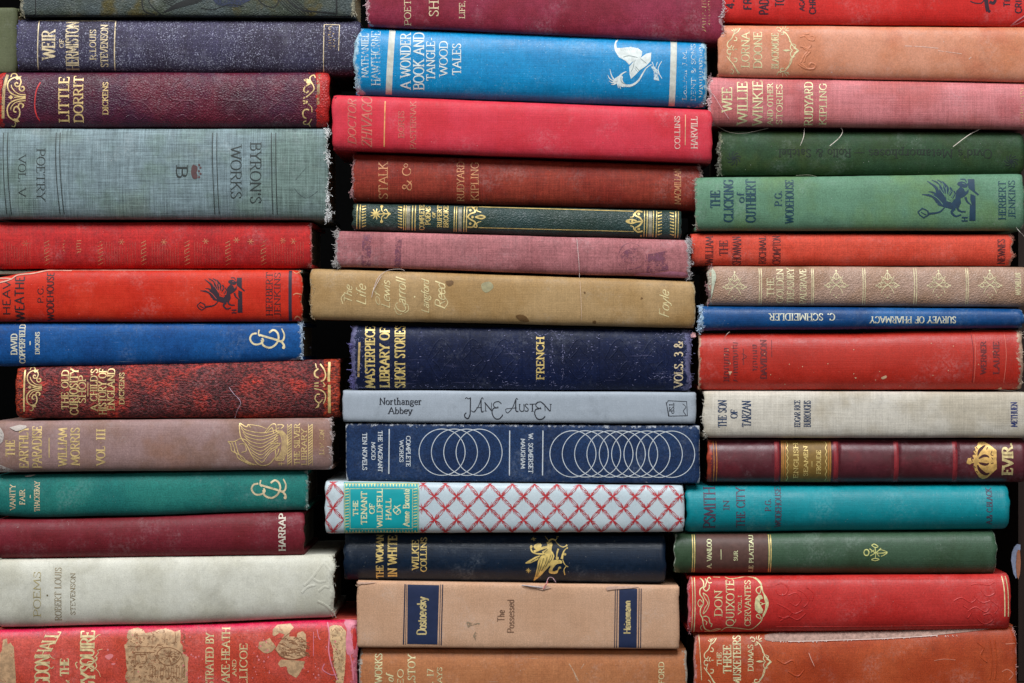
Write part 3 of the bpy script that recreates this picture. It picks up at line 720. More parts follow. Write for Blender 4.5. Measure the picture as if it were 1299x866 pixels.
m = cover_mat('orange_red_cloth', 6, (206, 60, 42), (196, 48, 34), worn=(212, 130, 100), linen=.07, grain=.09, mott=.1, rough=.5)
b = Book('orange red cloth book lettered HEAVY WEATHER with black griffin and torn upper corner', (-8, 383), [(-8, 352), (6, 350), (22, 346.5), (44, 343.5), (60, 341.5), (200, 341.5), (383, 341.5)], (408.5, 408), m, y0=-.001, n=2.7, d=.0065,
         endw=(.3, .7), endr=3, board_top=[(-8, 343), (383, 341.5)], board_mat=plain('board_greyed', (120, 124, 108), .9, 60))
bk_ = dark((48, 18, 24), .12)
lettering(b, 'title_lettering', bk_, [('HEAV', (3.5, 356, 13, 399)), ('WEATHE', (19, 350, 30.5, 406))], serif=False, wt=.15, thin=.8)
lettering(b, 'author_lettering', bk_, [('P.G.', (48, 362, 55, 384)), ('WODEHOUSE', (59.5, 345, 68, 406.5))], serif=False, wt=.15, thin=.8)
lettering(b, 'publisher_lettering', dark((74, 26, 28), .3), [('HERBERT', (337.5, 345, 345.5, 400)), ('JENKINS', (348, 345.5, 355.5, 401))], wt=.16)
rules(b, dark((52, 34, 52), .15), [(368, 343, 368, 407, 4.2)])
gt = lambda x, y: (249.8 + (x - 125) * .09028 * 1.0 * 1.0, 352 + (y - 103) * .0962)
griffin(b, dark((52, 28, 42), .12), dark((206, 70, 52), .1), gt, .093)
Print(b, 'torn_edge', ink((226, 172, 150), .2, 0, .8), off=.0004).st('-4,359 6,356.5 14,353.5 22,348.5 40,346.5 52,344 62,342.4 90,342.6', 1.6).st('-4,352.6 10,352.8 15,354', 1.4).st('60,342.2 160,342.4 280,342.2', .7).build()
Print(b, 'worn_corner', ink((226, 140, 100), .35, 0, .7)).st('371,344 376,346.5 381,343', 1.2).st('372,374 376,372 383,373.6', 1.4).st('373,405 377,401 383,406', 1.6).build()
b.fray(1, 24, (222, 150, 120), 1.8)

# David Copperfield
def amp(bk, dx, dy, mat):
    p = Print(bk, 'ampersand_ornament', mat); p.zoom(240 + dx, 340 + dy, 6.66)
    p.st('570,550 530,560 515,600 545,640 595,640 625,615 615,590', 15).st('590,520 585,560 600,575', 13, 8).st('590,562 650,580 720,600 790,625', 16, 18)
    p.st('612,605 625,650 680,672 730,645 755,595 745,545 710,522 675,545', 16).st('780,510 803,560 795,605 770,620', 9, 18).st('780,620 800,650 800,675', 16, 20); p.dot(797, 670, 13)
    p.build()
m = cover_mat('royal_blue_cloth', 7, (26, 80, 140), (22, 70, 128), worn=(176, 196, 214), linen=.10, scratch=1.0, speck=.12, rough=.55)
b = Book('royal blue cloth book lettered DAVID COPPERFIELD with frayed pale end', (-6, 384), [(-6, 409.5), (384, 409)], [(-6, 465), (120, 464), (300, 461.5), (384, 457.5)], m, y0=.001, n=2.5, endw=(.3, .9), endr=7, edge=(.05, .38), rag=(1, 1.5))
cream = ink((226, 222, 196), .18, 0, .55)
lettering(b, 'title_lettering', cream, [('DAVID', (14, 423.5, 21.5, 449.5)), ('COPPERFIELD', (24.5, 411.5, 31.5, 460.5))], wt=.2)
lettering(b, 'author_lettering', cream, [('DICKENS', (44.8, 421, 50, 449))], wt=.2); rules(b, cream, [(38.2, 432.5, 38.2, 437.5, 1.4)])
amp(b, 0, 0, ink((222, 206, 160), .15, .1, .5)); b.fray(1, 130, (196, 210, 224), 3.2, r=.00013)

# The Old Curiosity Shop
m = cover_mat('oxblood_grain', 8, (104, 40, 42), (146, 54, 48), worn=(200, 66, 32), kind='grain', rough=.45, linen=0, grain=.1, veins=(186, 60, 48), spec=.55)
b = Book("mottled oxblood leather book lettered THE OLD CURIOSITY SHOP, between blue and mauve books", (19.5, 431), (465.5, 454.5), (531, 530), m, y0=-.0005, n=2.3, endw=(.9, .9), endr=4, zones=[(15, 31, .55), (409, 440, .62)], edge=(.12, .15))
lettering(b, 'title_lettering', GOLD, [('THE OLD', (78, 469.5, 86.5, 519)), ('CURIOSITY', (88.5, 467.5, 98.5, 526)), ('SHOP', (99.8, 476.6, 108.5, 511))], wt=.17)
lettering(b, 'title_lettering', GOLD, [("A CHILD'S", (114.7, 468, 123.2, 520.5)), ('HISTORY OF', (125, 467.5, 134.5, 525.5)), ('ENGLAND', (136.2, 467.5, 145, 520))], wt=.17)
lettering(b, 'author_lettering', GOLD, [('DICKENS', (151.3, 472.5, 157.3, 512.5))], wt=.18); rules(b, GOLD, [(111.5, 485, 111.5, 502, .9), (31, 469, 30, 522, 2.0)])
scrolls(b, 12.2, 26.5, 459.5, GOLD).build()
p = Print(b, 'ornament', GOLD).zoom(340, 445, 9.118)
p.st('600,150 650,220 665,290 640,340 610,350', 15).st('545,145 560,200', 10).st('580,205 540,240 545,290 585,310', 18).st('535,375 585,368', 15).st('535,405 585,405', 15).st('535,435 600,450 650,480 665,540 640,610', 13)
p.st('635,365 660,400 635,410', 10).st('600,500 560,505 545,560 590,600 630,560', 14).poly('545,665 590,600 590,650'); p.build()
rules(b, ink((222, 190, 120), .5, .3, .4), [(417.5, 459, 417, 484, 3.2), (417.7, 488, 417.6, 524, 3.6)], name='gilt_band')
b.thread([(291, 491), (296, 499), (305, 510), (301, 520), (297, 530)], (214, 190, 205), .0002)

# The Earthly Paradise
m = cover_mat('mauve_brown_cloth', 9, (160, 130, 126), (144, 112, 100), worn=(206, 190, 186), linen=.05, grain=.10, mott=.10, rough=.55, stain=(150, 108, 88))
b = Book('dusty mauve brown cloth book lettered THE EARTHLY PARADISE with gilt ship emblem', (-8, 421), (533.5, 530), (599.5, 596), m, y0=-.002, n=2.7, d=.006, endw=(.5, .75), endr=6, rag=(1, 1.8), edge=(.12, .16))
lettering(b, 'title_lettering', GOLD, [('THE', (7.4, 558, 18.5, 578.5)), ('EARTHLY', (24.6, 541, 35.5, 593)), ('PARADISE', (41, 540.5, 52.5, 593))], wt=.18)
lettering(b, 'author_lettering', GOLD, [('WILLIAM', (73.8, 543, 84.5, 590.5)), ('MORRIS', (89.8, 542.5, 100.5, 589.5))], wt=.18)
lettering(b, 'volume_lettering', GOLD, [('VOL', (122.5, 566, 133, 589.5)), ('*', (126, 559.5, 130, 563)), ('III', (122.5, 544, 133, 557.5))], wt=.19)
rules(b, GOLD, [(62.3, 555, 62.3, 580, 1.2)])
lettering(b, 'series_lettering', GOLD, [('THE SILVER', (373.2, 537.5, 380, 589.5)), ('LIBRARY', (382.3, 544, 389, 589.5))], wt=.18)
lettering(b, 'publisher_lettering', GOLDW, [('LONDON', (405.5, 545, 411, 576))], wt=.17)
p = Print(b, 'ship_emblem', GOLD).zoom(280, 525, 8.66)
for i in range(9):
    x0 = 205 + i * 19; y0 = 110 + i * 44
    p.st([(x0, y0), (x0 + 60, y0 + 60 - i * 2), (430 + i * 4, y0 + 95 - i * 4), (560 - i * 3, y0 + 80 - i * 14), (640 - i * 2, y0 + 40 - i * 17)], 8)
p.st('205,100 205,160 225,260 290,350 340,450 400,540 460,565 540,540 620,440 640,380', 11)
for j in range(6): p.st([(600 + j * 14, 180), (660 + j * 13, 240), (675 + j * 13, 330), (655 + j * 13, 430), (600 + j * 17, 500)], 7)
for (a, c) in (('210,100 280,140 300,115 330,150', 0), ('480,210 550,120 600,115 610,200', 0), ('500,210 560,150 580,210', 0), ('540,320 660,320', 0), ('570,310 620,225', 0), ('570,320 650,330 590,370 540,380', 0), ('600,390 605,500', 0), ('620,120 660,115 690,130 660,160', 0)): p.st(a, 10)
p.st('310,115 420,130 500,160', 7).st('600,505 680,510 700,480', 8).st('625,545 700,545', 8).st('640,530 640,565', 7).st('665,530 665,565', 7)
for j in range(3): p.st([(80 + 40 * j, 300 + 4 * j), (110 + 36 * j, 340 + 25 * j), (120 + 40 * j, 400 + 20 * j), (170 + 38 * j, 430 + 22 * j), (190 + 40 * j, 480 + 12 * j), (250 + 38 * j, 520 + 8 * j), (330 + 30 * j, 560)], 9)
p.st('80,300 150,300 220,270 290,290', 9).st('200,330 260,330 280,400 230,420', 8)
for X in (755, 985):
    p.st([(X - 22, 110), (X - 22, 565)], 6, smooth=False).st([(X + 22, 110), (X + 22, 565)], 6, smooth=False)
    for k in range(15): p.st([(X - 20, 145 + k * 29), (X, 130 + k * 29), (X + 20, 112 + k * 29)], 11)
p.build()
fl_ = plainc((206, 192, 182), .9)
Print(b, 'torn_paper', fl_, off=.0005).poly('11,542 24,538.6 33,539.5 34,541.5 27,545.4 20,546.5 15,544', rough=.9).build()
Print(b, 'worn_corner', ink((206, 194, 186), .45, 0, .8), off=.0003).poly('-3,588 6,592 14,595 20,597 17,599.2 -3,599').poly('-3,541 2,545 5,552 3,560 -3,562', smooth=True).build()
b.fray(1, 110, (222, 205, 200), 3.4)

# Vanity Fair
m = cover_mat('sea_green_cloth', 10, (36, 112, 106), (48, 126, 116), worn=(130, 160, 150), linen=.05, grain=.16, mott=.12, rough=.6)
b = Book('sea green cloth book lettered VANITY FAIR with gilt ampersand', (-6, 391), [(-6, 603), (60, 601.5), (391, 597)], [(-6, 655), (40, 657.5), (150, 655.5), (391, 648)], m, y0=.003, n=2.3, endw=(.3, .8), endr=6, edge=(.08, .1), pages=1)
lettering(b, 'title_lettering', GOLDP, [('VANITY', (12.5, 615, 19.2, 647)), ('FAIR', (25, 621.5, 31.4, 640))], wt=.16)
lettering(b, 'author_lettering', GOLDP, [('THACKERAY', (43.5, 611, 50, 649))], wt=.16); rules(b, GOLDP, [(38.4, 628, 38.4, 632, 1)])
amp(b, 2, 191, GOLDP); Print(b, 'paper_scuff', fl_, off=.0003).poly('29,604.5 38,602.6 49,600 40,604.5 33,605.5').build(); b.fray(1, 50, (170, 190, 184), 3)

# maroon Harrap
m = cover_mat('maroon_cloth', 11, (122, 40, 50), (112, 34, 40), worn=(110, 30, 36), linen=.08, grain=.12, mott=.08, rough=.5)
b = Book('maroon cloth book with the white word HARRAP at its right end', (-6, 386), [(-6, 659), (60, 659), (386, 649.5)], [(-6, 710), (386, 705.5)], m, y0=.0015, n=2.1, d=.0075, endw=(.2, .3), pages=1)
lettering(b, 'publisher_lettering', ink((238, 226, 206), .05, 0, .5), [('HARRAP', (353.6, 652.5, 361.7, 699))], wt=.22)

# vellum Poems
m = cover_mat('vellum', 12, (224, 221, 206), (206, 202, 184), worn=(150, 148, 136), linen=.03, grain=.07, mott=.08, rough=.45, kind='smooth', stain=(186, 182, 166), speck=.35, speckcol=(150, 150, 142))
b = Book('white vellum book lettered POEMS ROBERT LOUIS STEVENSON with crumpled corner', (-6, 424), [(-6, 709.5), (424, 704)], [(-6, 796.5), (200, 793), (424, 784)], m, y0=0, n=2.5, d=.007, endw=(.25, .3), rag=(1, 1.9), dent=.3)
lettering(b, 'title_lettering', ink((176, 160, 110), .45, .2, .5), [('POEMS', (42.5, 725, 51.4, 782))], wt=.12)
lettering(b, 'author_lettering', ink((150, 134, 104), .5, .1, .5), [('ROBERT LOUIS', (69.5, 720, 77.5, 787)), ('STEVENSON', (89.5, 727, 95.3, 779.5))], wt=.12)
Print(b, 'dot', dark((110, 96, 60), .1)).dot(60, 755, 1.2).build()
p = Print(b, 'crease', b.mat)
for q in ('386,743 396,733 404,722 412,711', '410,713 416,720 421,728', '403,763 413,768 422,777', '383,752 390,745 400,742', '416,722 417,740 420,752 419,768', '396,733 404,738 414,737', '404,750 412,744 419,746'): p.em(q, 2.2, .00016)
p.build()
b.fray(1, 46, (216, 212, 196), 3.4, clumps=3)

# red gilt book at the bottom
m = cover_mat('crimson_gilt_cloth', 13, (208, 88, 76), (192, 70, 50), worn=(238, 128, 150), linen=.06, grain=.22, mott=.14, rough=.42, edgecol=(220, 34, 82), spec=.6, stain=(186, 72, 50))
b = Book('crimson cloth book with large gilt picture panels, bottom of the left column', (-8, 453.5), [(-8, 799), (200, 794), (453.5, 786)], (905, 905), m, y0=-.001, n=2.5, d=.008, endw=(.4, .9), endr=5, zones=[(434, 460, .30)], edge=(.22, .05), rag=(1, 1.4))
GP = ink((232, 200, 148), .15, .35, .42); GQ = ink((200, 160, 120), .42, .3, .42); gd = dark((150, 98, 62), .35)
lettering(b, 'title_lettering', GP, [('NGDON', (44.5, 832, 62.5, 880), dict(wt=.18)), ('HALL', (44, 802, 61.5, 832), dict(wt=.18, shear=15)), ('THE', (76.5, 835, 87, 857), dict(wt=.22)), ('&', (79, 862, 88, 872)), ('SQUIRE', (102, 800.5, 119, 851), dict(wt=.2)), ('GY', (103, 853, 120, 876), dict(wt=.2))], sp=.04)
Print(b, 'title_flourish', GP).zoom(0, 785, 8.66).st('540,390 565,420 605,440', 14, 3).st('540,530 570,540 590,520', 9).st('1040,420 1080,370 1070,345 1125,330', 10, 5).st('950,510 970,470 1040,470 1060,520 1020,550 980,530 990,505', 10).st('1050,545 1085,580 1105,635', 9, 3).st('1040,210 1070,180 1100,175', 12, 4).st('850,470 830,490 850,540', 11).build()
lettering(b, 'illustrator_lettering', GP, [('STRATED BY', (261, 803.5, 270.5, 869)), ('LAKE-HEATH', (281.3, 796.5, 291, 872)), ('AND', (294.8, 836.5, 299.5, 856.5)), ('ELLICOE', (304.2, 816, 313.5, 878))], wt=.17)
q = Print(b, 'gilt_picture', GQ, off=.00008).zoom(140, 785, 10.69)
q.poly('185,350 215,335 235,290 215,240 235,160 285,140 360,125 430,150 470,195 560,180 640,150 740,135 830,160 870,180 940,150 950,230 945,320 980,360 985,470 1020,480 1060,520 1050,620 1050,900 260,900 200,800 205,740 230,700 215,600 205,440', rough=.5); q.build()
p = Print(b, 'picture_lines', gd, off=.00016).zoom(140, 785, 10.69)
p.st('700,395 800,385 900,420 965,480 900,580 800,625 700,600 640,530 640,450 700,395', 10).st('600,400 640,360 690,360 720,390', 9).st('620,380 660,340 720,350', 7).st('320,450 600,450', 9, smooth=False).st('320,450 320,780', 8, smooth=False).st('340,480 480,480 500,540 470,600 345,610 340,480', 9, smooth=False).st('230,370 600,375', 7, smooth=False).st('330,230 560,230', 6, smooth=False)
for k in range(9): a = k * .7; p.st([(795, 500), (795 + 140 * math.cos(a), 500 + 95 * math.sin(a))], 5, smooth=False)
for k in range(14): p.st([(540 + k * 36, 650), (535 + k * 36, 800)], 6, smooth=False)
rr = random.Random(2)
for k in range(190):
    x = rr.uniform(200, 1020); y = rr.uniform(160, 850); a = rr.uniform(0, 6.3); p.st([(x, y), (x + 26 * math.cos(a), y + 18 * math.sin(a)), (x + 30 * math.cos(a + 1.5), y + 26 * math.sin(a + 1.5))], rr.choice((4, 5, 7)))
p.st('570,190 575,340', 8).st('870,180 880,300 830,330', 8).st('740,210 730,330', 6).st('980,500 1010,640 980,760', 7); p.build()
q = Print(b, 'gilt_picture', GQ, off=.00008)
q.zoom(320, 780, 9.279).poly('235,240 240,170 290,120 360,115 440,105 485,150 440,200 430,250 520,260 530,215 590,190 630,230 640,370 620,440 640,480 480,520 350,490 270,400 340,290 380,230 320,210 260,250', rough=.4)
q.poly('70,390 80,310 130,310 200,270 280,370 230,430 180,450 130,440', rough=.6).poly('300,570 340,520 480,530 620,540 600,620 520,740 420,680 400,600 330,610', rough=1.0)
q.zoom(0, 785, 8.66).poly('-30,430 20,340 25,230 70,215 80,280 110,260 150,310 160,440 175,640 170,900 -30,900', rough=.5)
q.build()
q = Print(b, 'gilt_band', ink((214, 176, 130), .4, .3, .45), off=.00008).zoom(320, 780, 9.279); q.poly('905,140 960,120 1040,130 1100,190 1100,420 1090,640 1060,900 960,900 1000,700 960,600 950,400 905,260', rough=.8); q.build()
p = Print(b, 'picture_lines', gd, off=.00016).zoom(320, 780, 9.279)
rr = random.Random(5)
for k in range(80):
    x = rr.uniform(300, 620); y = rr.uniform(270, 480); a = rr.uniform(-.6, .6); p.st([(x, y), (x + 40, y + 30 * a), (x + 60, y + 15)], 6)
for k in range(90):
    x = rr.uniform(930, 1080); y = rr.uniform(150, 780); a = rr.uniform(0, 6); p.st([(x, y), (x + 22 * math.cos(a), y + 22 * math.sin(a))], 5, smooth=False)
p.st('340,290 440,210', 8).st('270,400 350,490 480,520 600,490', 9).st('310,330 400,370 470,400 600,380', 6); p.build()
p = Print(b, 'chipped_spot', ink((244, 138, 138), .15, 0, .6)); rr = random.Random(11)
p.poly('133,832 140,829 144,831 141,835 137,836.5', smooth=True).poly('141,841 146,840.6 146,842.6 142,843', smooth=True)
for k in range(60):
    u = rr.choice([rr.uniform(225, 262), rr.uniform(320, 345), rr.uniform(100, 440), rr.uniform(390, 430)]); v = rr.uniform(800, 862); r = rr.uniform(.5, 1.4); p.poly([(u - r, v), (u, v - r * 1.2), (u + r, v), (u, v + r * 1.3)], smooth=True)
p.build()
Print(b, 'worn_corner', ink((240, 140, 158), .25, 0, .5), off=.00014).zoom(320, 780, 9.279).poly('1080,80 1200,50 1245,110 1170,140 1165,250 1200,430 1120,460 1100,330 1110,180', rough=.5, smooth=True).st('880,90 905,230 900,420 940,600 1000,760', 14).st('720,200 720,480', 6).st('760,170 780,260 800,290', 8).st('850,570 830,640 930,700 1000,690', 10).st('1150,460 1180,600 1190,760', 14).build()
Print(b, 'worn_patch', ink((196, 32, 26), .1, 0, .5), off=.00018).zoom(320, 780, 9.279).poly('1185,170 1215,170 1230,300 1210,400 1185,370', smooth=True).build()
b.fray(1, 50, (236, 180, 180), 2.5)

# olive book behind the top of the column
m = cover_mat('olive_cloth', 44, (100, 104, 78), (92, 96, 70), worn=(130, 128, 96), linen=.06, grain=.1, mott=.08)
b = Book('plain olive green cloth book end in the top left corner, half behind the others', (-140, 22.5), (5, 5), (89.6, 89.6), m, y0=.016, n=6, d=.003, endw=(.1, .3), depth=.10)
# ================================================================= MIDDLE COLUMN
m = cover_mat('wine_cloth', 14, (140, 50, 70), (128, 40, 54), worn=(222, 176, 180), linen=.07, grain=.15, speck=.35, speckcol=(206, 150, 160), rough=.5)
b = Book('wine red cloth book with pale frayed corners, top of the middle column', (465, 917), (-34, -30), (33, 54), m, y0=-.001, n=2.6, d=.006, endw=(.85, .9), endr=6, rag=(1.5, 1.8))
lettering(b, 'title_lettering', GOLDP, [('POETICAL', (513, -30, 521, 31.5)), ('SHELLEY', (544.5, -48, 556, 20.5))], wt=.13)
lettering(b, 'subtitle_lettering', GOLDP, [('LIFE,', (582.7, 1, 589.5, 23))], wt=.13)
p = Print(b, 'publisher_lettering', GOLDW); scribble(p, 890, -4, 896, 40, random.Random(21), .7); scribble(p, 898, 0, 901, 32, random.Random(22), .5); p.build()
b.fray(0, 110, (232, 196, 200), 2.8); b.fray(1, 170, (226, 206, 206), 4.0, r=.00013)

# Wonder book
m = cover_mat('bright_blue_cloth', 15, (30, 138, 192), (24, 128, 182), worn=(190, 222, 234), linen=.10, grain=.10, mott=.08, speck=.5, speckcol=(150, 200, 226), rough=.38, spec=.6)
b = Book('bright sky blue cloth book lettered A WONDER BOOK AND TANGLEWOOD TALES with white sea creature', (449.5, 897.5), (33.5, 50.5), (119.5, 136), m, y0=-.001, n=2.2, d=.009, endw=(.75, .65), endr=6, zones=[(445, 462, .24), (862, 900, .2)], edge=(.12, .22), rag=(1.5, .6), dent=.2)
W2 = ink((232, 238, 234), .22, 0, .5)
lettering(b, 'author_lettering', ink((220, 236, 238), .6, 0, .5), [('NATHANIEL', (458.5, 42, 467, 98)), ('HAWTHORNE', (471, 38.5, 482, 107.5))], wt=.13)
lettering(b, 'title_lettering', W2, [('A WONDER', (508, 41.5, 520.5, 112)), ('BOOK AND', (524.5, 40.5, 537.5, 113)), ('TANGLE-', (541, 47, 551.5, 102)), ('WOOD', (557.5, 52, 567.5, 96)), ('TALES', (574, 55, 584.5, 95))], wt=.14)
WB = ink((216, 216, 204), .05, 0, .5)
Print(b, 'white_band', WB).poly('493.5,37 501.5,37.3 496.6,119 488.8,118.6').build(); Print(b, 'white_band', WB).poly('851.2,51.5 859.3,52 856.4,134.5 848.8,134.2').build()
p = Print(b, 'sea_creature_emblem', W2).zoom(760, 40, 8.657)
p.poly('215,80 190,120 195,180 260,175 350,165 430,180 475,215 470,260 445,300 410,340 370,330 330,365 290,320 215,280 175,210 165,150 185,90')
p.poly('330,385 385,320 450,290 520,240 575,228 565,325 520,375 440,430 405,470 350,520 335,470').poly('170,520 235,480 262,502 245,545 262,600 200,575 175,560', smooth=True)
p.st('575,360 520,400 480,460 430,540 360,588 290,590 250,555 235,505', 6, 36).st('300,440 265,455 225,490', 6, 22)
for q in ('185,550 140,490 118,410', '175,552 120,520 95,478', '180,560 140,560 108,540', '185,565 160,580 130,578', '220,570 250,600 285,605', '225,575 230,605 240,630', '205,570 210,600 215,620'): p.st(q, 20, 3)
p.st('585,335 605,400', 8, 3).st('640,335 620,400', 8, 3).st('688,325 650,400 660,460 690,515', 7).st('600,400 645,430 650,470', 8)
p.build()
Print(b, 'worn_fishtail', ink((214, 232, 236), .55, 0, .5)).zoom(760, 40, 8.657).poly('560,370 610,385 640,440 660,540 600,530 600,440').build()
p = Print(b, 'emblem_lines', dark((120, 140, 140), .25), off=.00017).zoom(760, 40, 8.657)
p.st('265,280 330,265 430,285', 6).st('455,295 520,350', 5).st('385,325 375,390 350,440', 5).st('400,385 440,430', 5).st('390,400 425,445', 4).st('240,500 245,550 300,580', 5)
for k in range(9): p.st([(240 + k * 22, 178), (243 + k * 22, 205)], 4, smooth=False)
p.build()
lettering(b, 'publisher_lettering', ink((220, 234, 236), .62, 0, .5), [('London J.M.', (866, 62, 871, 126)), ('DENT & SONS', (877, 55, 882.5, 127))], wt=.15)
p = Print(b, 'publisher_lettering', ink((222, 234, 232), .55, 0, .5)); scribble(p, 886.5, 58, 891.5, 124, random.Random(33), 1.1); p.build()
b.fray(0, 90, (200, 226, 234), 2.2); b.fray(1, 46, (206, 226, 230), 1.6); b.thread([(893, 108), (902, 117), (912, 127), (924, 140)], (226, 210, 200), .00016)

# Doctor Zhivago
m = cover_mat('raspberry_cloth', 16, (212, 66, 80), (204, 56, 66), worn=(220, 90, 100), linen=.06, grain=.08, mott=.06, rough=.5)
b = Book('raspberry red cloth book lettered DOCTOR ZHIVAGO, the widest overhang in the middle column', (421, 903.5), (119.5, 138.5), (190, 206.5), m, y0=-.003, n=3.0, d=.006, endw=(.2, .25), dent=.25, rag=(1.0, .7))
zg = ink((196, 104, 88), .25, .1, .5)
lettering(b, 'title_lettering', zg, [('DOCTOR', (441.5, 126.5, 451.5, 183)), ('ZHIVAGO', (459, 123.5, 471.5, 187))], wt=.14, slant=.25)
lettering(b, 'author_lettering', zg, [('BORIS', (505.5, 141, 512.5, 175)), ('PASTERNAK', (520.5, 129, 527.5, 189))], wt=.14)
rules(b, ink((224, 156, 96), .15, .3, .45), [(488.5, 128.5, 487.2, 186.5, 1.4)])
lettering(b, 'publisher_lettering', ink((232, 186, 170), .2, .1, .5), [('COLLINS', (856, 147.5, 862.5, 189)), ('HARVILL', (876.8, 148, 884.6, 188.5))], wt=.16)
rules(b, ink((232, 170, 130), .1, .2, .45), [(869.6, 145.5, 869.2, 184.5, 1.0)])
Print(b, 'nick', dark((110, 14, 26), .0)).poly('423,124 427,122.5 426,125').build()

# Stalky
m = cover_mat('brick_linen', 17, (144, 58, 44), (132, 46, 36), worn=(196, 150, 146), linen=.26, grain=.14, rough=.6)
b = Book('dull brick red linen book lettered STALKY & CO, shaded under the raspberry book', (446.5, 890), (193, 208.5), (254.5, 265), m, y0=.005, n=2.2, d=.008, endw=(.75, .7), endr=5, rag=(1.2, 1.4), edge=(.06, .1))
og = ink((206, 140, 96), .38, .25, .5)
lettering(b, 'title_lettering', og, [('STALK', (480.5, 205, 491.5, 251)), ('&', (510.5, 228, 522, 241)), ('C', (510.5, 212.5, 521, 222)), ('o', (509.5, 206.5, 517, 211.5))], wt=.13)
lettering(b, 'author_lettering', og, [('RUDYARD', (579.8, 204, 588.5, 254)), ('KIPLING', (597.5, 205, 606.8, 253))], wt=.13)
lettering(b, 'publisher_lettering', og, [('MACMILLAN', (855.6, 213, 863.6, 258))], wt=.14)
b.fray(0, 110, (196, 150, 150), 3.0); b.fray(1, 120, (206, 176, 172), 3.2)

# Rupert Brooke
m = cover_mat('bottle_green_leather', 18, (48, 68, 66), (40, 58, 50), worn=(104, 128, 110), kind='leather', linen=0, grain=.1, rough=.42, spec=.55)
b = Book('slim bottle green leather book with ornate gilt bands, COMPLETE POEMS OF RUPERT BROOKE', (447, 865), (257, 266), (291.5, 303), m, y0=.002, n=2.3, d=.006, endw=(.35, .3), edge=(.1, .1))
p = Print(b, 'gilt_bands', GOLDH)
def vl(u, w_, k=.000): 
    t, bt = b.tb(u); p.st([(u + .5, t + 1.2), (u, (t + bt) / 2), (u - .4, bt - 1.6)], w_)
for u, w_ in ((452.8, 1.1), (456.6, 1.1), (512.2, 1.1), (514.8, .8), (523, 1.2), (526.6, 1.2), (576.2, 1.1), (579, 1.0), (588.6, 1.1), (591.8, 1.1), (817.4, 1.0), (820.8, 1.0), (828.8, 1.0), (832.8, 1.0), (857, 1.1), (860.4, .9)): vl(u, w_)
for (u, s_) in ((459, 1), (510, -1), (834.5, 1), (855, -1)):
    t, bt = b.tb(u)
    for k in range(8):
        v = t + 4 + k * (bt - t - 7) / 7.4; p.st([(u, v), (u + s_ * 4.6, v - 1.1)], 2.2, .5, smooth=False); p.dot(u + s_ * 4.6, v - 1.2, .75)
for (x, y) in ((440, 250),):
    p.zoom(440, 250, 7.217)
    for k in range(9): a = k * .698; p.st([(266 + 10 * math.cos(a), 152 + 10 * math.sin(a)), (266 + 50 * math.cos(a), 152 + 50 * math.sin(a))], 16, 7, smooth=False)
    p.dot(266, 152, 11).st('300,152 350,150 400,150', 7, 12).st('318,85 320,120 345,145', 8).st('318,220 320,180 345,158', 8).dot(318, 82, 14).dot(318, 222, 14).st('340,120 360,110 375,140', 8).st('340,185 360,190 375,165', 8).poly('375,130 408,150 375,172')
for (ox, s_) in ((1100, 1),):
    p.zoom(440, 250, 7.217)
    p.st('1105,90 1150,90 1175,130 1130,150 1105,180', 14).st('1105,270 1150,270 1175,230 1130,200 1105,180', 14).st('1150,95 1190,85 1190,120 1230,135', 12, 5).st('1150,265 1190,272 1190,235 1230,220', 12, 5).st('1175,180 1230,165 1265,180 1230,195 1175,180', 13).dot(1130, 115, 12).dot(1130, 240, 12).dot(1150, 180, 12)
p.zoom(780, 255, 8.245)
p.st('290,110 240,100 210,140 260,170 290,210', 16).st('290,310 240,320 210,285 260,250 290,210', 16).st('230,105 200,130 190,160 160,165', 14, 6).st('230,315 200,295 190,265 160,255', 14, 6).st('290,210 230,215 170,230 120,208 170,190 230,205', 15).dot(250, 130, 15).dot(250, 290, 15).dot(180, 210, 13).poly('115,208 150,190 160,228').dot(275, 360, 10)
p.T = lambda x, y: (x, y); p.ts = 1; p.st('607,261.6 804,267.3', .9, smooth=False).st('607,288.3 804,293.3', .9, smooth=False); p.build()
p = Print(b, 'silver_band', ink((150, 144, 120), .4, .5, .4))
for u in (518, 583.6, 825): t, bt = b.tb(u); p.poly([(u - 2, t + 2), (u + 2.4, t + 2), (u + 2, bt - 2), (u - 2.4, bt - 2)])
p.build()
lettering(b, 'title_lettering', GOLDH, [('COMPLETE', (532, 259.5, 538, 291)), ('POEMS', (540, 261.5, 545.8, 284.5)), ('OF', (548.8, 268.5, 552, 275.6))], wt=.18)
lettering(b, 'author_lettering', GOLDH, [('RUPERT', (554.8, 260, 560.2, 287.5)), ('BROOKE', (562.8, 260.5, 568.5, 288))], wt=.18)

# pink cloth
m = cover_mat('dusty_pink_cloth', 19, (172, 110, 112), (154, 94, 96), worn=(188, 180, 178), linen=.20, grain=.16, stain=(142, 84, 100), rough=.62)
b = Book('faded dusty pink cloth book with grey frayed ends and no readable title', (425, 876), (292, 304), [(425, 338.5), (800, 350), (876, 353)], m, y0=-.001, n=2.8, d=.005, endw=(.9, 1.0), endr=6.5, rag=(1.6, 1.4), edge=(.08, .1), pages=1)
p = Print(b, 'faded_letters', dark((134, 76, 96), .72))
p.poly('460,297 472,297 470,338 458,338').poly('502,300 510,300 508,340 500,340').st('783,326 790,312 803,308 816,316 820,328 812,338 796,341 785,335 783,326', .9).poly('788,322 803,314 814,322 806,334 792,332', smooth=True).poly('822,322 846,318 848,342 820,346')
p.build()
fm = plainc((190, 118, 138), .9)
b.patch('torn_flap', [(803, 350), (812, 346), (830, 347), (850, 344), (868, 345), (874, 350), (872, 354), (860, 356), (847, 357.5), (830, 356), (818, 353.5)], fm, off=.0009, rough=.8)
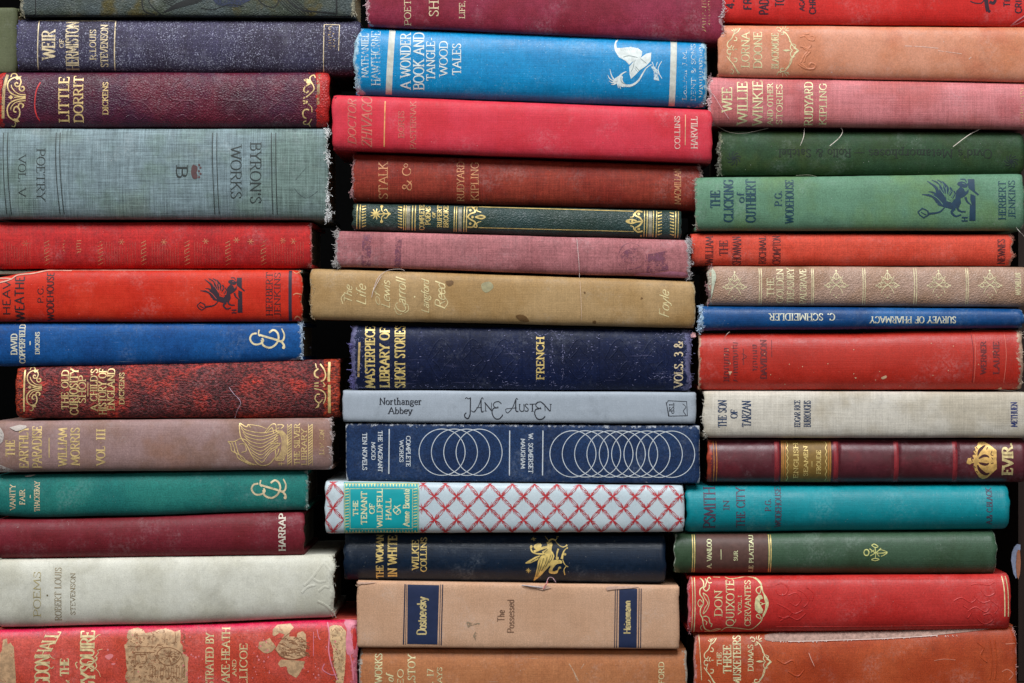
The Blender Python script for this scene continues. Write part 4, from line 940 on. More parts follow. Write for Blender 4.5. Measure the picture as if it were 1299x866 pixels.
b.fray(0, 230, (186, 180, 176), 4.2, r=.00012); b.fray(1, 260, (196, 190, 190), 4.4, r=.00012)
b.thread([(732, 302), (733, 318), (734.5, 340), (735, 352)], (226, 208, 200), .0002)

# Lewis Carroll
m = cover_mat('buff_cloth', 20, (180, 148, 106), (168, 134, 90), worn=(206, 186, 150), linen=.08, grain=.1, mott=.10, stain=(150, 112, 64), speck=.12, speckcol=(110, 76, 40), rough=.5)
b = Book('foxed buff cloth book lettered in script The Life of Lewis Carroll', (393.5, 882), (340, 356), (405.5, 416.5), m, y0=-.0015, n=3.0, d=.006, endw=(.55, .5), endr=5, edge=(.14, .2), rag=(1.1, .8), zones=[(868, 890, .12)])
sg = ink((232, 206, 152), .25, .3, .45); so = dict(serif=False, slant=.32, wt=.11, thin=.55, sp=.03)
lettering(b, 'title_lettering', sg, [('The', (436.5, 363, 446.5, 386)), ('Life', (452, 362, 464, 387)), ('of', (473.5, 371, 482, 388)), ('Lewis', (483.5, 356.5, 494.5, 391)), ('Carroll', (502, 353.5, 514.5, 397))], **so)
lettering(b, 'author_lettering', sg, [('Langford', (534.5, 355.5, 544, 397)), ('Reed', (552, 359.5, 564.5, 392))], **so)
lettering(b, 'publisher_lettering', sg, [('Foyle', (836.5, 369.5, 848.5, 403))], **so)
p = Print(b, 'title_flourish', sg); p.dot(526, 376.4, 1.2).st('513,397 518,393 517,386 513,386', .9).st('500,390 504,398 510,398', .9).st('563,392 568,384 565,378', .9).st('435,385 433,378 437,372', .9).build()
Print(b, 'stain', dark((124, 88, 46), .45)).poly('565,357 574,355.5 575,360 569,363', smooth=True).poly('654,401 661,398.5 668,402 671,408 662,408', smooth=True).poly('752,407 756,406.5 756,410.5 752.5,410', smooth=True).poly('740,370 743,370 742,373', smooth=True).poly('813,377 816,378 813,380', smooth=True).build()
Print(b, 'bald_patch', dark((170, 160, 120), .35)).poly('611,360 621,357 626,364 618,371 612,368', smooth=True).build()
b.thread([(471.5, 377), (474, 366), (480, 352), (492, 343), (508, 341.5), (513, 343.5)], (232, 214, 208), .00026); b.thread([(472.5, 371), (477, 362), (484, 350)], (236, 220, 214), .00026)
b.thread([(735.5, 356), (736.5, 370), (737.5, 388), (738, 407)], (224, 190, 160), .00022)
b.fray(0, 60, (190, 170, 136), 2.4)

# Masterpiece Library
m = cover_mat('navy_worn_cloth', 21, (18, 28, 60), (15, 23, 50), worn=(120, 118, 156), linen=.10, grain=.2, scratch=1.3, speck=.5, speckcol=(140, 140, 180), rough=.5, spec=.3)
b = Book('scuffed navy cloth book lettered MASTERPIECE LIBRARY OF SHORT STORIES FRENCH VOLS. 3', (445.5, 877), (411.5, 417.5), (494, 496), m, y0=.002, n=2.4, d=.007, endw=(.95, .9), endr=6, zones=[(440, 452, .25), (866, 880, .25)], rag=(1.8, 1.4), edge=(.22, .28))
lettering(b, 'title_lettering', GOLDH, [('MASTERPIECE', (463.5, 413.5, 475, 491.5)), ('LIBRARY OF', (482, 415, 493.5, 491)), ('SHORT STORIES', (501, 413, 513.5, 491.5))], wt=.2)
lettering(b, 'subject_lettering', GOLDH, [('FRENCH', (680.7, 427.5, 690, 481))], wt=.2); lettering(b, 'volume_lettering', GOLDP, [('VOLS. 3 &', (855.5, 433, 866, 491.5))], wt=.17)
rules(b, ink((190, 160, 104), .55, .4, .5), [(456, 434, 454.5, 478, 2.6)], name='gilt_band')
p = Print(b, 'blind_tooling', b.mat)
for c in (560, 600, 640, 735, 785, 830):
    p.em([(c - 18, 455), (c - 8, 436), (c, 430), (c + 8, 436), (c + 18, 455), (c + 8, 474), (c, 481), (c - 8, 474), (c - 18, 455)], 1.1)
    p.em([(c - 12, 455), (c - 4, 446), (c, 440), (c + 4, 446), (c + 12, 455), (c + 4, 464), (c, 470), (c - 4, 464), (c - 12, 455)], 1.0)
for u in (532, 596, 662, 712, 760, 842): p.em([(u, 420), (u, 455), (u, 490)], 1.0)
p.build()
p = Print(b, 'worn_specks', ink((136, 136, 176), .5, 0, .6)); rr = random.Random(17)
for (cu, cv, su, sv, n_) in ((700, 455, 1.2, 24, 34), (714, 455, 1.2, 24, 40), (690, 424, 20, 3, 36), (860, 425, 12, 4, 34), (845, 476, 14, 4, 40), (868, 455, 3, 22, 44), (458, 452, 5, 26, 50), (640, 483, 12, 4, 20), (660, 452, 120, 22, 50), (650, 490, 110, 1.2, 50), (780, 440, 40, 12, 26)):
    for i in range(n_):
        u = rr.gauss(cu, su); v = max(419, min(491, rr.gauss(cv, sv))); a = rr.uniform(-.6, .6) + (1.57 if su < sv else 0); l = rr.uniform(.6, 3.2)
        p.st([(u, v), (u + l * math.cos(a), v + l * math.sin(a) * .8)], rr.uniform(.5, 1.1), .3, smooth=False)
p.build(); b.fray(0, 230, (112, 106, 160), 4.0, r=.00013); b.fray(1, 130, (126, 120, 160), 3)

# Northanger Abbey
m = cover_mat('pale_grey_jacket', 22, (170, 178, 187), (164, 172, 180), worn=(150, 146, 144), linen=.03, grain=.05, mott=.05, kind='smooth', rough=.5, speck=.06, speckcol=(110, 116, 128))
b = Book('pale grey blue jacketed book lettered Northanger Abbey JANE AUSTEN in black script', (434.5, 883.5), (494.5, 497), (535.5, 537.5), m, y0=-.0015, n=5, d=.004, endw=(.15, .4), dent=.15, rag=(.7, .6), cap=.6)
K = dark((30, 34, 46), .02)
lettering(b, 'title_lettering', K, [('Northanger', (481.6, 504.5, 534.5, 513)), ('Abbey', (493, 516.3, 522.5, 524.5))], rot=0, wt=.16)
p = Print(b, 'author_lettering', K).zoom(580, 490, 9.279)
p.st('95,145 110,130 130,145 160,130', 9).st('155,135 155,240 150,330 125,378 90,355 90,325 108,310', 13).st('175,290 200,295 250,230 285,140 300,135 305,150', 9).st('280,150 285,290 310,290', 13).st('165,285 200,300 230,260', 8).st('225,250 290,245', 7)
p.st('320,190 330,195 335,285', 8).st('325,190 405,285', 13).st('400,290 405,190', 7).st('320,288 350,288', 6).st('520,205 490,178 445,185 425,215 445,245 480,250 475,235', 10).st('470,252 425,260 410,310 440,370 490,382 530,345 530,330', 12)
p.st('570,290 595,310 650,250 690,150 705,143 712,155', 9).st('570,285 575,265 620,258 700,250', 8).st('690,150 690,280 720,292', 13).st('735,210 735,270 755,292 785,280 785,205', 10).st('725,208 745,208', 6).st('835,215 815,205 800,225 835,265 825,290 795,285', 10).st('850,208 930,203 945,180', 9).st('885,208 885,290', 13).st('870,292 900,292', 6)
p.st('1010,205 985,180 940,190 925,225 950,250 985,262 975,245', 10).st('965,262 925,270 912,320 945,380 1000,382 1035,350', 12).st('1000,190 1030,220 1090,290', 13).st('1030,215 1035,285', 7).st('1098,292 1100,210', 8).st('1085,208 1112,208', 6); p.build()
p = Print(b, 'publisher_emblem', K); p.st('847,508 871,509 872,527 848,527.5 845.5,511 848,508', .8, smooth=False).st('845,510 849,528', .8).st('866,512 870,516 867,521 870,526', .8)
text(p, 'TSP', (849, 511, 855, 524), rot=270, wt=.14); p.build()

# Maugham
m = cover_mat('speckled_navy_paper', 23, (34, 56, 92), (28, 46, 80), worn=(222, 226, 232), linen=0, grain=.3, mott=.16, kind='smooth', rough=.5, speck=.35, speckcol=(96, 120, 160))
b = Book('navy paper book with rows of overlapping white circles, W. SOMERSET MAUGHAM', (438.5, 887.5), (536.5, 539.5), (609.5, 613.5), m, y0=.0005, n=7, d=.003, endw=(.7, .7), endr=1.6, edge=(.56, .36), rag=(.7, .5), cap=.3, dent=.05)
WW = ink((222, 228, 232), .03, 0, .5)
lettering(b, 'title_lettering', WW, [('TEN NOVELS', (460, 549, 465.4, 596)), ('THE VAGRANT', (479.8, 546.5, 485, 598.5)), ('MOOD', (471.4, 561, 476, 583)), ('COMPLETE', (515.4, 553, 520.6, 591.6)), ('WORKS', (507, 558.5, 511.6, 586))], rot=270, wt=.2)
lettering(b, 'author_lettering', WW, [('W. SOMERSET', (670.5, 550, 676, 600)), ('MAUGHAM', (661, 556.6, 666, 594))], rot=270, wt=.2)
rules(b, WW, [(493.8, 544, 493.2, 601, 1.4), (646.6, 546, 646.2, 603, 1.3), (688.8, 546, 688.2, 603, 1.3)])
for (X, n_, y_) in ((560.8, 4, 573.4), (726.8, 9, 575.6)):
    for i in range(n_):
        cx = X + i * 15.65; Print(b, 'circle_line', WW).st([(cx + 29.2 * math.cos(a * math.pi / 18), y_ + i * .05 + 29.4 * math.sin(a * math.pi / 18)) for a in range(36)], .95, closed=True).build()

# Tenant of Wildfell Hall
m = cover_mat('patterned_white_paper', 24, (206, 218, 222), (198, 212, 218), worn=(226, 224, 222), linen=0, grain=.04, mott=.03, kind='smooth', rough=.36, spec=.55)
b = Book('white book patterned with a red thorn trellis and turquoise label, THE TENANT OF WILDFELL HALL', (412.5, 868.5), (609.5, 615), (677, 675), m, y0=-.003, n=3.4, d=.0065, endw=(.2, .2), rag=(.9, .5), dent=.15, cap=.8)
red = ink((200, 46, 52), .08, 0, .5); rose = ink((214, 120, 128), .1, 0, .5); rr = random.Random(6)
p = Print(b, 'trellis_pattern', red); p2 = Print(b, 'trellis_shade', rose, off=.00008)
def node(cx, cy):
    for dx, dy in ((1, 1), (1, -1), (-1, 1), (-1, -1)):
        a0 = math.atan2(dy * 15, dx * 14.15)
        for k in range(4):
            a = a0 + (-.42, -.2, .16, .4)[k] + rr.uniform(-.08, .08); L = rr.uniform(4.5, 8.5)
            (p if rr.random() < .7 else p2).st([(cx, cy), (cx + L * math.cos(a), cy + L * math.sin(a))], 1.1, .3, smooth=False)
def lnk(a, c):
    if c[0] > 869 or a[0] < 411: return
    for k, off in enumerate((-1.9, -.2, 1.7)):
        nx, ny = (c[1] - a[1]) / 20.0, -(c[0] - a[0]) / 20.0
        q = [a, ((a[0] + c[0]) / 2 + nx * off + rr.uniform(-.3, .3), (a[1] + c[1]) / 2 + ny * off + rr.uniform(-.3, .3)), c]
        (p2 if k == 0 else p).st(q, .62)
    for k in range(3):
        f = rr.uniform(.2, .8); x = a[0] + (c[0] - a[0]) * f; y = a[1] + (c[1] - a[1]) * f; sg = rr.choice((-1, 1)); a2 = math.atan2(c[1] - a[1], c[0] - a[0]) + sg * .45
        p.st([(x, y), (x + 5 * math.cos(a2), y + 5 * math.sin(a2))], .7, .3, smooth=False)
for i in range(-6, 14):
    for j in range(5):
        u = 536.6 + i * 28.3 + (j % 2) * 14.15; v = 613.6 + j * 15.0
        if u > 866 or u < 530: continue
        sl = (u - 412) * .002
        lab = 434 < u < 533
        for du in (-14.15, 14.15):
            if j < 4:
                c = (u + du, v + 15)
                if c[0] < 533 or c[0] > 867.5: continue
                lnk((u, v + sl), (c[0], min(c[1] + sl, 675)))
        node(u, v + sl)
for (a, c) in (((422.5, 613), (437, 628)), ((422.5, 613), (413, 628)), ((422.5, 644), (413, 628)), ((422.5, 644), (436, 628)), ((422.5, 644), (413, 659)), ((422.5, 644), (436, 659)), ((422.5, 673), (413, 659)), ((422.5, 673), (436, 659))): lnk(a, c)
for c in ((422.5, 644), (422.5, 673), (422.5, 613)): node(*c)
p.build(); p2.build()
tl = b.patch('title_label', [(436, 611.3), (531.6, 612.2), (531.4, 676.4), (436.2, 676.8)], plain('turquoise_label', (14, 166, 172), .4, 120, .05), off=.00018)
p = Print(b, 'label_border', ink((206, 206, 140), .25, .2, .45), off=.00026)
for i in range(24): u = 438.5 + i * 3.95; p.poly([(u, 613.4), (u + 2.4, 613.4), (u + 1.2, 617.6)]).poly([(u, 675), (u + 2.4, 675), (u + 1.2, 671.6)])
for i in range(14): v = 620 + i * 3.7; p.st([(438, v), (442.5, v - .8)], 1.4).st([(524.5, v), (529, v - .8)], 1.4)
p.st('437.2,612.6 530.6,613.2 530.2,675.6 437.4,675.8', .9, smooth=False, closed=True).st('443.8,619.4 523.4,619.4 523,670.2 444,670.4', .6, smooth=False, closed=True); p.build()
LG = ink((234, 226, 178), .22, .15, .4)
pr = Print(b, 'title_lettering', LG, off=.00026)
for s_, bx in (('THE', (448, 634.5, 454, 654)), ('TENANT', (458.2, 623, 465.2, 664.5)), ('OF', (468.8, 638, 475, 651)), ('WILDFELL', (478.4, 619.5, 485, 668)), ('HALL', (489.6, 632, 496, 658.5))): text(pr, s_, bx, wt=.22)
pr.st('500,641 508,648 504,652 499,646 508,640', 1.2).st('501,651 507,645', 1).build()
pr = Print(b, 'author_lettering', LG, off=.00026); text(pr, 'Anne Bront"', (511.5, 620, 519, 667), wt=.2); pr.build()

# The Woman in White
m = cover_mat('midnight_cloth', 25, (14, 34, 56), (12, 29, 48), worn=(50, 80, 112), linen=.06, grain=.14, mott=.08, rough=.36, spec=.6)
b = Book('midnight blue cloth book lettered THE WOMAN IN WHITE with gilt winged griffin rider', (435.5, 845), (679, 681), (737.5, 742), m, y0=.0055, n=2.0, d=.009, endw=(.2, .2), pages=2)
lettering(b, 'title_lettering', GOLDH, [('THE WOMAN', (477.2, 679.5, 486, 735)), ('IN WHITE', (492.2, 680.5, 503, 733))], wt=.2)
lettering(b, 'author_lettering', GOLDH, [('WILKIE', (522.8, 686, 531, 723)), ('COLLINS', (533.6, 683, 541, 726))], wt=.2)
p = Print(b, 'griffin_rider_emblem', ink((222, 192, 112), .06, .55, .36)).zoom(655, 670, 10.825)
p.poly('380,345 440,345 500,330 525,395 505,450 440,545 390,600 350,650 300,700 235,748 262,650 285,545 300,450 330,400', rough=.3).poly('340,375 260,400 190,440 118,484 130,495 190,492 250,462 300,440', rough=.3)
p.poly('350,330 420,290 440,235 478,195 498,230 482,300 495,345 440,385 380,380').st('195,270 215,325 270,355 390,362', 20).st('240,330 350,285 440,262', 34).poly('240,250 300,212 345,230 340,270 300,300 250,290', smooth=True).dot(205, 262, 20)
p.st('445,235 455,185 495,165 545,180', 26, 16).st('395,122 440,180', 7).st('425,200 440,250', 20).st('550,130 585,130', 10).st('530,180 555,160 560,140', 8).st('540,190 580,238 640,268 690,250', 7, 14).st('690,285 655,320 635,380 625,430', 9, 34).dot(690, 245, 14).dot(698, 280, 13).dot(668, 365, 18)
p.st('635,440 665,505 712,540', 14, 8).st('690,525 655,580 668,655', 10, 14).poly('505,450 560,438 620,450 625,490 560,500 505,560 500,600 560,590 580,540 610,535 615,560 585,575 560,630 500,640 450,622 448,580 470,540 460,500', smooth=True)
p.st('578,290 562,340 552,410', 26, 12).dot(562, 418, 22).st('240,130 240,190', 7).st('205,165 272,155', 7).st('222,140 258,182', 5).st('165,555 167,628', 8).st('130,590 202,594', 8).st('142,568 190,618', 6).st('188,568 143,616', 6).build()
p = Print(b, 'emblem_lines', dark((40, 44, 40), .1), off=.00017).zoom(655, 670, 10.825)
for q in ('330,450 305,560 280,680', '375,420 345,520 300,650', '425,400 395,500 345,600', '470,380 450,450 400,540', '500,370 485,430 450,480', '320,400 260,430 200,470', '390,370 330,385 300,440', '430,300 400,330 380,350'): p.st(q, 7)
p.build()
p = Print(b, 'blind_tooling', b.mat)
for (cx, cy) in ((598, 697), (613, 697), (598, 714), (613, 714), (776, 716), (788, 716)): p.st([(cx + 4 * math.cos(a), cy + 4 * math.sin(a)) for a in (0, 1, 2, 3, 4, 5)], .8)
p.build()

# Dostoevsky
m = cover_mat('peach_buff_paper', 26, (214, 172, 142), (206, 163, 132), worn=(190, 140, 112), linen=.05, grain=.10, mott=.05, kind='smooth', rough=.7, speck=.18, speckcol=(150, 116, 84))
b = Book('peach buff book with two navy labels lettered Dostoevsky The Possessed Heinemann', (452.5, 862), (737, 743.5), (821.5, 823.5), m, y0=-.002, n=6, d=.0035, endw=(.5, .5), endr=1.5, edge=(.32, .05), rag=(.7, .7), cap=.3)
nv = plain('navy_label', (34, 46, 80), .5, 260, .12); GF = ink((212, 190, 132), .10, .35, .45)
b.patch('label', [(517, 741), (557, 741.5), (554.8, 817), (516.6, 816.8)], nv, off=.00012); b.patch('label', [(785.5, 745.6), (808.4, 745.8), (807.6, 821.4), (784.8, 821)], nv, off=.00012)
rules(b, dark((36, 42, 66), .05), [(513.8, 740.5, 511.8, 817, 1.6), (515.7, 741, 514.5, 817, .7), (559, 741, 557, 818, .8), (561.6, 741, 559.6, 818, 1.4), (780.6, 746, 779.6, 821.4, 1.1), (783.2, 746, 782.2, 821.4, 1.1), (810.8, 746, 809.8, 821.6, 1.1), (813.4, 746, 812.6, 821.6, 1.2)])
pr = Print(b, 'author_lettering', GF, off=.0002); text(pr, 'Dostoevsky', (529, 757, 540.5, 804.5), wt=.2, thin=.6, serif=False, sp=.06); pr.build()
pr = Print(b, 'publisher_lettering', GF, off=.0002); text(pr, 'Heinemann', (791, 761.5, 799.7, 803), wt=.2, thin=.6, serif=False, sp=.06); pr.build()
lettering(b, 'title_lettering', dark((132, 96, 72), .12), [('The', (631, 773.5, 640, 788)), ('Possessed', (643.6, 760, 652, 802))], serif=False, wt=.15, thin=.6)
Print(b, 'stain', dark((168, 146, 118), .6)).poly('592,788 600,790 608,789.5 608,791.5 598,793 594,796', smooth=True).poly('600,806 603,800 606,803 603,812').build()
p = Print(b, 'torn_edge', plainc((196, 160, 140), .9), off=.0006)
p.poly('452,738 462,734.5 476,735.5 478,738.5 466,740 455,741', rough=1.0).poly('768,745 775,742.5 800,742.6 812,744 800,745.8 776,747.4 770,748.5', rough=.8).poly('662,741.5 680,742 690,741 700,745 688,748 676,745'); p.build()
b.thread([(691, 746), (694, 736), (697, 731.5), (701, 732.5), (705, 738.5)], (236, 190, 196), .0003); b.thread([(689, 747), (692, 741), (695, 739), (694, 734)], (214, 110, 110), .00035); b.thread([(662, 742), (675, 743.5), (688, 745)], (214, 214, 222), .0005)
b.fray(0, 30, (196, 170, 146), 1.8)

# Tolstoy
m = cover_mat('tan_cloth', 27, (190, 126, 86), (178, 114, 76), worn=(196, 186, 170), linen=.07, grain=.10, mott=.10, rough=.5, scratch=.5)
b = Book('light tan brown cloth book lettered WORKS of LEO TOLSTOY, bottom of the middle column', (455.5, 872), (823, 825), (905, 905), m, y0=.0005, n=2.6, d=.007, endw=(.9, .95), endr=5, edge=(.12, .1))
cg = ink((236, 212, 160), .15, .3, .45)
lettering(b, 'title_lettering', cg, [('WORKS', (475.8, 829.5, 484.5, 866)), ('of', (490, 856, 499, 865), dict(serif=False, slant=.3)), ('LEO', (504.4, 849, 511.6, 878)), ('TOLSTOY', (517.5, 831, 526.5, 887))], wt=.17)
lettering(b, 'volume_lettering', cg, [('vol. 17', (542, 848.5, 549.6, 882)), ('PLAYS', (554.6, 846.5, 560.6, 878))], wt=.15)
lettering(b, 'publisher_lettering', cg, [('OXFORD', (835.8, 840, 842.2, 882))], wt=.15)
p = Print(b, 'scratch', ink((224, 184, 150), .5, 0, .6)); p.st('722,842 728,852 734,864', 1).st('741,842 737,848', .8).st('727,850 733,866', .9).build(); b.fray(0, 80, (196, 196, 190), 3)
# ================================================================= RIGHT COLUMN
m = cover_mat('poppy_red_cloth', 28, (212, 58, 54), (202, 48, 44), worn=(216, 120, 120), linen=.07, grain=.10, mott=.07, rough=.5)
b = Book('poppy red cloth book lettered 4.50 FROM PADDINGTON AGATHA CHRISTIE, top of the right column', (911, 1318), (-38, -38), [(911, 27), (1000, 29.5), (1318, 33)], m, y0=.001, n=2.8, d=.006, endw=(.4, .3))
nk = dark((58, 26, 42), .1); so = dict(serif=False, wt=.19, thin=.85)
lettering(b, 'title_lettering', nk, [('4.50', (921.5, -18, 931.5, 10.5)), ('FROM', (943.5, -23, 953.5, 11.5)), ('PADDING-', (963.5, -30, 974.8, 17.7)), ('TON', (983.5, -11, 994.5, 8))], **so)
lettering(b, 'author_lettering', nk, [('AGATHA', (1014.2, -20, 1020.5, 13)), ('CHRISTIE', (1026.8, -26, 1034.8, 17))], **so)
lettering(b, 'series_lettering', nk, [('THE', (1273.4, -11, 1281.5, 8.2)), ('CRIME', (1288, -15, 1296, 16))], **so)
Print(b, 'figure_emblem', nk).zoom(1080, 0, 5.77).st('870,5 900,18 950,20 975,-10', 8).st('985,-10 990,30 1000,80', 30, 28).st('1000,70 1015,85', 20).st('1010,10 1040,20 1055,-5', 22).build()
Print(b, 'torn_corner', ink((224, 130, 136), .3, 0, .8), off=.0004).st('1283,32 1290,26 1302,18', 1.6).st('1284,31 1292,29 1302,24', 1).build()

# Lorna Doone
def frame(bk, mat, f, ts, low=True):
    p = Print(bk, 'ornament', mat); p.T = f; p.ts = ts
    p.st('320,90 285,140 240,170 215,220 170,265 165,310 195,330 215,300', 11).st('300,90 250,140 235,190', 7).st('255,200 275,215 270,245 240,240', 10).st('215,115 240,130 270,95', 8).st('235,100 250,120', 8)
    p.st('240,310 225,340 240,360', 9).st('250,345 280,345', 9).st('215,355 175,345 160,380 185,405 210,385', 10).st('160,430 190,470 240,530 280,590 315,630', 11).st('240,450 275,455 270,490 240,495', 10).st('300,640 260,570 235,530', 7).st('210,575 240,600 225,630', 8).st('200,620 240,635', 8).st('205,400 190,440 200,460', 8)
    p.build()
    p = Print(bk, 'ornament', mat); p.T = f; p.ts = ts
    p.st('820,130 860,160 890,210 910,260 930,300 1000,360', 12).st('800,150 850,150 880,190 900,260', 7).st('745,100 760,80 800,100 790,130 760,120', 9).st('800,170 830,165 830,135', 9).st('840,110 860,60', 8).st('850,115 890,90', 8).st('820,105 825,70', 8).st('850,125 890,125', 8)
    p.st('930,280 970,300 960,320', 9).poly('805,358 860,345 920,358 860,372').st('915,290 905,330 930,360', 10).st('1005,360 960,400 930,440', 14).st('940,330 985,358 945,395', 8).st('930,360 905,400 925,440 960,430', 10)
    p.st('925,440 915,500 880,560 840,600 795,600 800,570 830,570', 11).st('910,450 890,530 850,575', 7).st('750,650 770,610 800,620', 9).st('840,620 880,665', 8).st('850,610 900,640', 8).st('820,620 820,665', 8).st('835,615 890,615', 7)
    p.build()
m = cover_mat('salmon_leather', 29, (216, 150, 122), (206, 132, 98), worn=(222, 168, 158), linen=.02, grain=.10, mott=.08, kind='smooth', rough=.42, stain=(196, 112, 84), spec=.55)
b = Book('salmon pink leather book lettered LORNA DOONE BLACKMORE with gilt scroll frame', (911, 1316), (30.5, 33.5), (96.5, 103.8), m, y0=.0, n=2.7, d=.006, endw=(.2, .3), edge=(.1, .05))
LGo = ink((240, 214, 164), .28, .25, .42)
lettering(b, 'title_lettering', LGo, [('LORNA', (940.6, 41, 950.5, 85)), ('DOONE', (956.2, 40, 966.4, 86))], wt=.14)
lettering(b, 'author_lettering', LGo, [('BLACKMORE', (979, 41.5, 987.4, 86.5))], wt=.15)
frame(b, LGo, lambda x, y: (905 + x / 9.279, 25 + y / 9.279), 1 / 9.279)
p = Print(b, 'blind_tooling', b.mat).zoom(905, 25, 9.279)
for q in ('1020,310 1080,330 1140,370 1090,430 1070,500', '1000,520 1060,560 1130,580 1190,570 1200,530 1150,510 1130,540', '1020,200 1080,190 1120,230 1180,240 1190,200 1150,180', '1070,170 1130,160', '1010,500 1100,570', '1060,330 1110,370 1070,420 1030,500', '1130,260 1150,300 1120,340'): p.em(q, 13, .00025)
p.build()
Print(b, 'scratch', ink((236, 190, 170), .4, 0, .5)).st('1148,58 1170,59 1190,61', 1).st('1190,64 1205,66 1220,68', .8).st('1229,75 1232,72', 1.2).build()

# Wee Willie Winkie
m = cover_mat('rose_linen', 30, (206, 126, 128), (190, 106, 104), worn=(224, 186, 186), linen=.18, grain=.12, mott=.08, rough=.55, spec=.5, stain=(176, 84, 86))
b = Book('rose pink linen book lettered WEE WILLIE WINKIE RUDYARD KIPLING with frayed left end', (898.5, 1316), (96.5, 104.5), (158.5, 163.8), m, y0=.0, n=2.4, d=.007, endw=(.95, .4), endr=6, rag=(1.8, 1), edge=(.2, .2))
lettering(b, 'title_lettering', LGo, [('WEE', (916, 110.5, 928.4, 141)), ('WILLIE', (935.6, 103, 948, 156.5)), ('WINKIE', (955.2, 101.5, 967.2, 158)), ('AND OTHER', (973.6, 105.5, 980.4, 157.5)), ('STORIES', (985.2, 106.5, 992.4, 157))], wt=.15)
lettering(b, 'author_lettering', LGo, [('RUDYARD', (1021, 103.5, 1031, 158)), ('KIPLING', (1039.8, 105.5, 1048.4, 157.5))], wt=.15)
b.fray(0, 150, (226, 190, 190), 3.6, r=.00012)
b.thread([(896, 113), (905, 120), (914, 135), (925, 150)], (232, 200, 198), .00017)
p = Print(b, 'worn_lettering', GOLDW); scribble(p, 1294, 110, 1299, 155, random.Random(9), .9); p.build()

# Ovid
m = cover_mat('forest_green_cloth', 31, (50, 76, 52), (48, 68, 38), worn=(158, 158, 130), linen=.07, grain=.15, mott=.14, rough=.55, stain=(66, 78, 40))
b = Book("forest green cloth book lettered upside down Ovid's Metamorphoses Rollo & Satchel", (911.5, 1299.5), (163.5, 165.5), (221.5, 220.5), m, y0=.006, n=2.3, d=.007, endw=(.85, .4), endr=7, rag=(1.5, .6), edge=(.05, .22))
dg = dark((28, 42, 30), .12)
lettering(b, 'title_lettering', dg, [("Ovid's Metamorphoses", (1102, 188.8, 1258, 199.5)), ('-', (1082, 188.5, 1098, 199)), ('Rollo & Satchel', (988, 188.3, 1079, 198))], rot=180, wt=.14)
rs = random.Random(1); p = Print(b, 'emblem', dark((34, 46, 46), .35))
for (cx, cy) in ((1283, 204), (931, 200)):
    for k in range(9): a = k * .7; p.st([(cx, cy), (cx + 5 * math.cos(a), cy + 5 * math.sin(a)), (cx + 9 * math.cos(a + .5), cy + 9 * math.sin(a + .5))], 1.1)
p.build(); b.fray(0, 150, (168, 166, 150), 3.8, r=.00012)
for q in ([(1021, 161), (1019, 172), (1015, 184)], [(1066, 159), (1069, 165), (1064, 174), (1052, 184)], [(1245, 162), (1228, 171), (1209, 185)]): b.thread(q, (236, 222, 208), .0003, .002)
b.thread([(908, 157), (925, 166), (945, 168), (976, 161)], (206, 190, 176), .0002, .002); b.thread([(1010, 221), (1025, 221), (1035, 222), (1041, 225)], (196, 190, 170), .0002)

# The Clicking of Cuthbert
m = cover_mat('jade_green_cloth', 32, (104, 142, 116), (96, 130, 104), worn=(178, 174, 152), linen=.06, grain=.13, mott=.10, rough=.55, stain=(106, 136, 92))
b = Book('jade green cloth book lettered THE CLICKING OF CUTHBERT with navy griffin', (882, 1299.5), [(882, 224), (1000, 223), (1299.5, 219.5)], (292.5, 292.5), m, y0=-.001, n=2.5, d=.007, endw=(.65, .6), endr=4, edge=(.05, .30), rag=(1.2, 1))
tb_ = dark((22, 66, 84), .14)
lettering(b, 'title_lettering', tb_, [('THE', (901.5, 241.5, 913.2, 263.5)), ('CLICKING', (918.5, 228, 930, 281)), ('of', (935, 244, 944, 257)), ('CUTHBERT', (946.4, 227.5, 958.4, 281.5))], wt=.2)
lettering(b, 'author_lettering', tb_, [('P.G.', (983, 242, 991.8, 261)), ('WODEHOUSE', (996.6, 228, 1006.6, 282.5))], wt=.19)
lettering(b, 'publisher_lettering', tb_, [('HERBERT', (1267, 229.5, 1275.8, 278)), ('JENKINS', (1279.6, 228.6, 1287.6, 276.5))], wt=.16)
griffin(b, dark((30, 62, 86), .1), dark((104, 146, 116), .05), lambda x, y: (1150 + x / 8.718, 215 + y / 8.718), 1 / 8.718)
b.fray(0, 70, (180, 172, 158), 3); b.thread([(1290, 288), (1294, 293), (1299, 298), (1304, 303)], (220, 210, 200), .0002)

# William the Showman
m = cover_mat('vermilion_cloth', 33, (214, 84, 66), (202, 70, 52), worn=(196, 150, 130), linen=.12, grain=.14, mott=.07, rough=.6)
b = Book('faded vermilion cloth book lettered WILLIAM THE SHOWMAN RICHMAL CROMPTON', (876.5, 1286), (295, 296), (336.5, 337), m, y0=.004, n=2.6, d=.006, endw=(.2, .85), endr=6, rag=(1, 1.6))
rk = dark((84, 24, 26), .22)
lettering(b, 'title_lettering', rk, [('WILLIAM', (895, 299.5, 904.6, 334)), ('THE', (912.6, 304.5, 923, 323.5)), ('SHOWMAN', (929.4, 299.5, 940, 335.5))], wt=.16)
lettering(b, 'author_lettering', rk, [('RICHMAL', (963, 299, 971.6, 334)), ('CROMPTON', (980.4, 298.8, 990, 335))], wt=.16)
lettering(b, 'publisher_lettering', rk, [('NEWNES', (1265.8, 303, 1275, 334.5))], wt=.17); b.fray(1, 90, (206, 140, 120), 2.4)

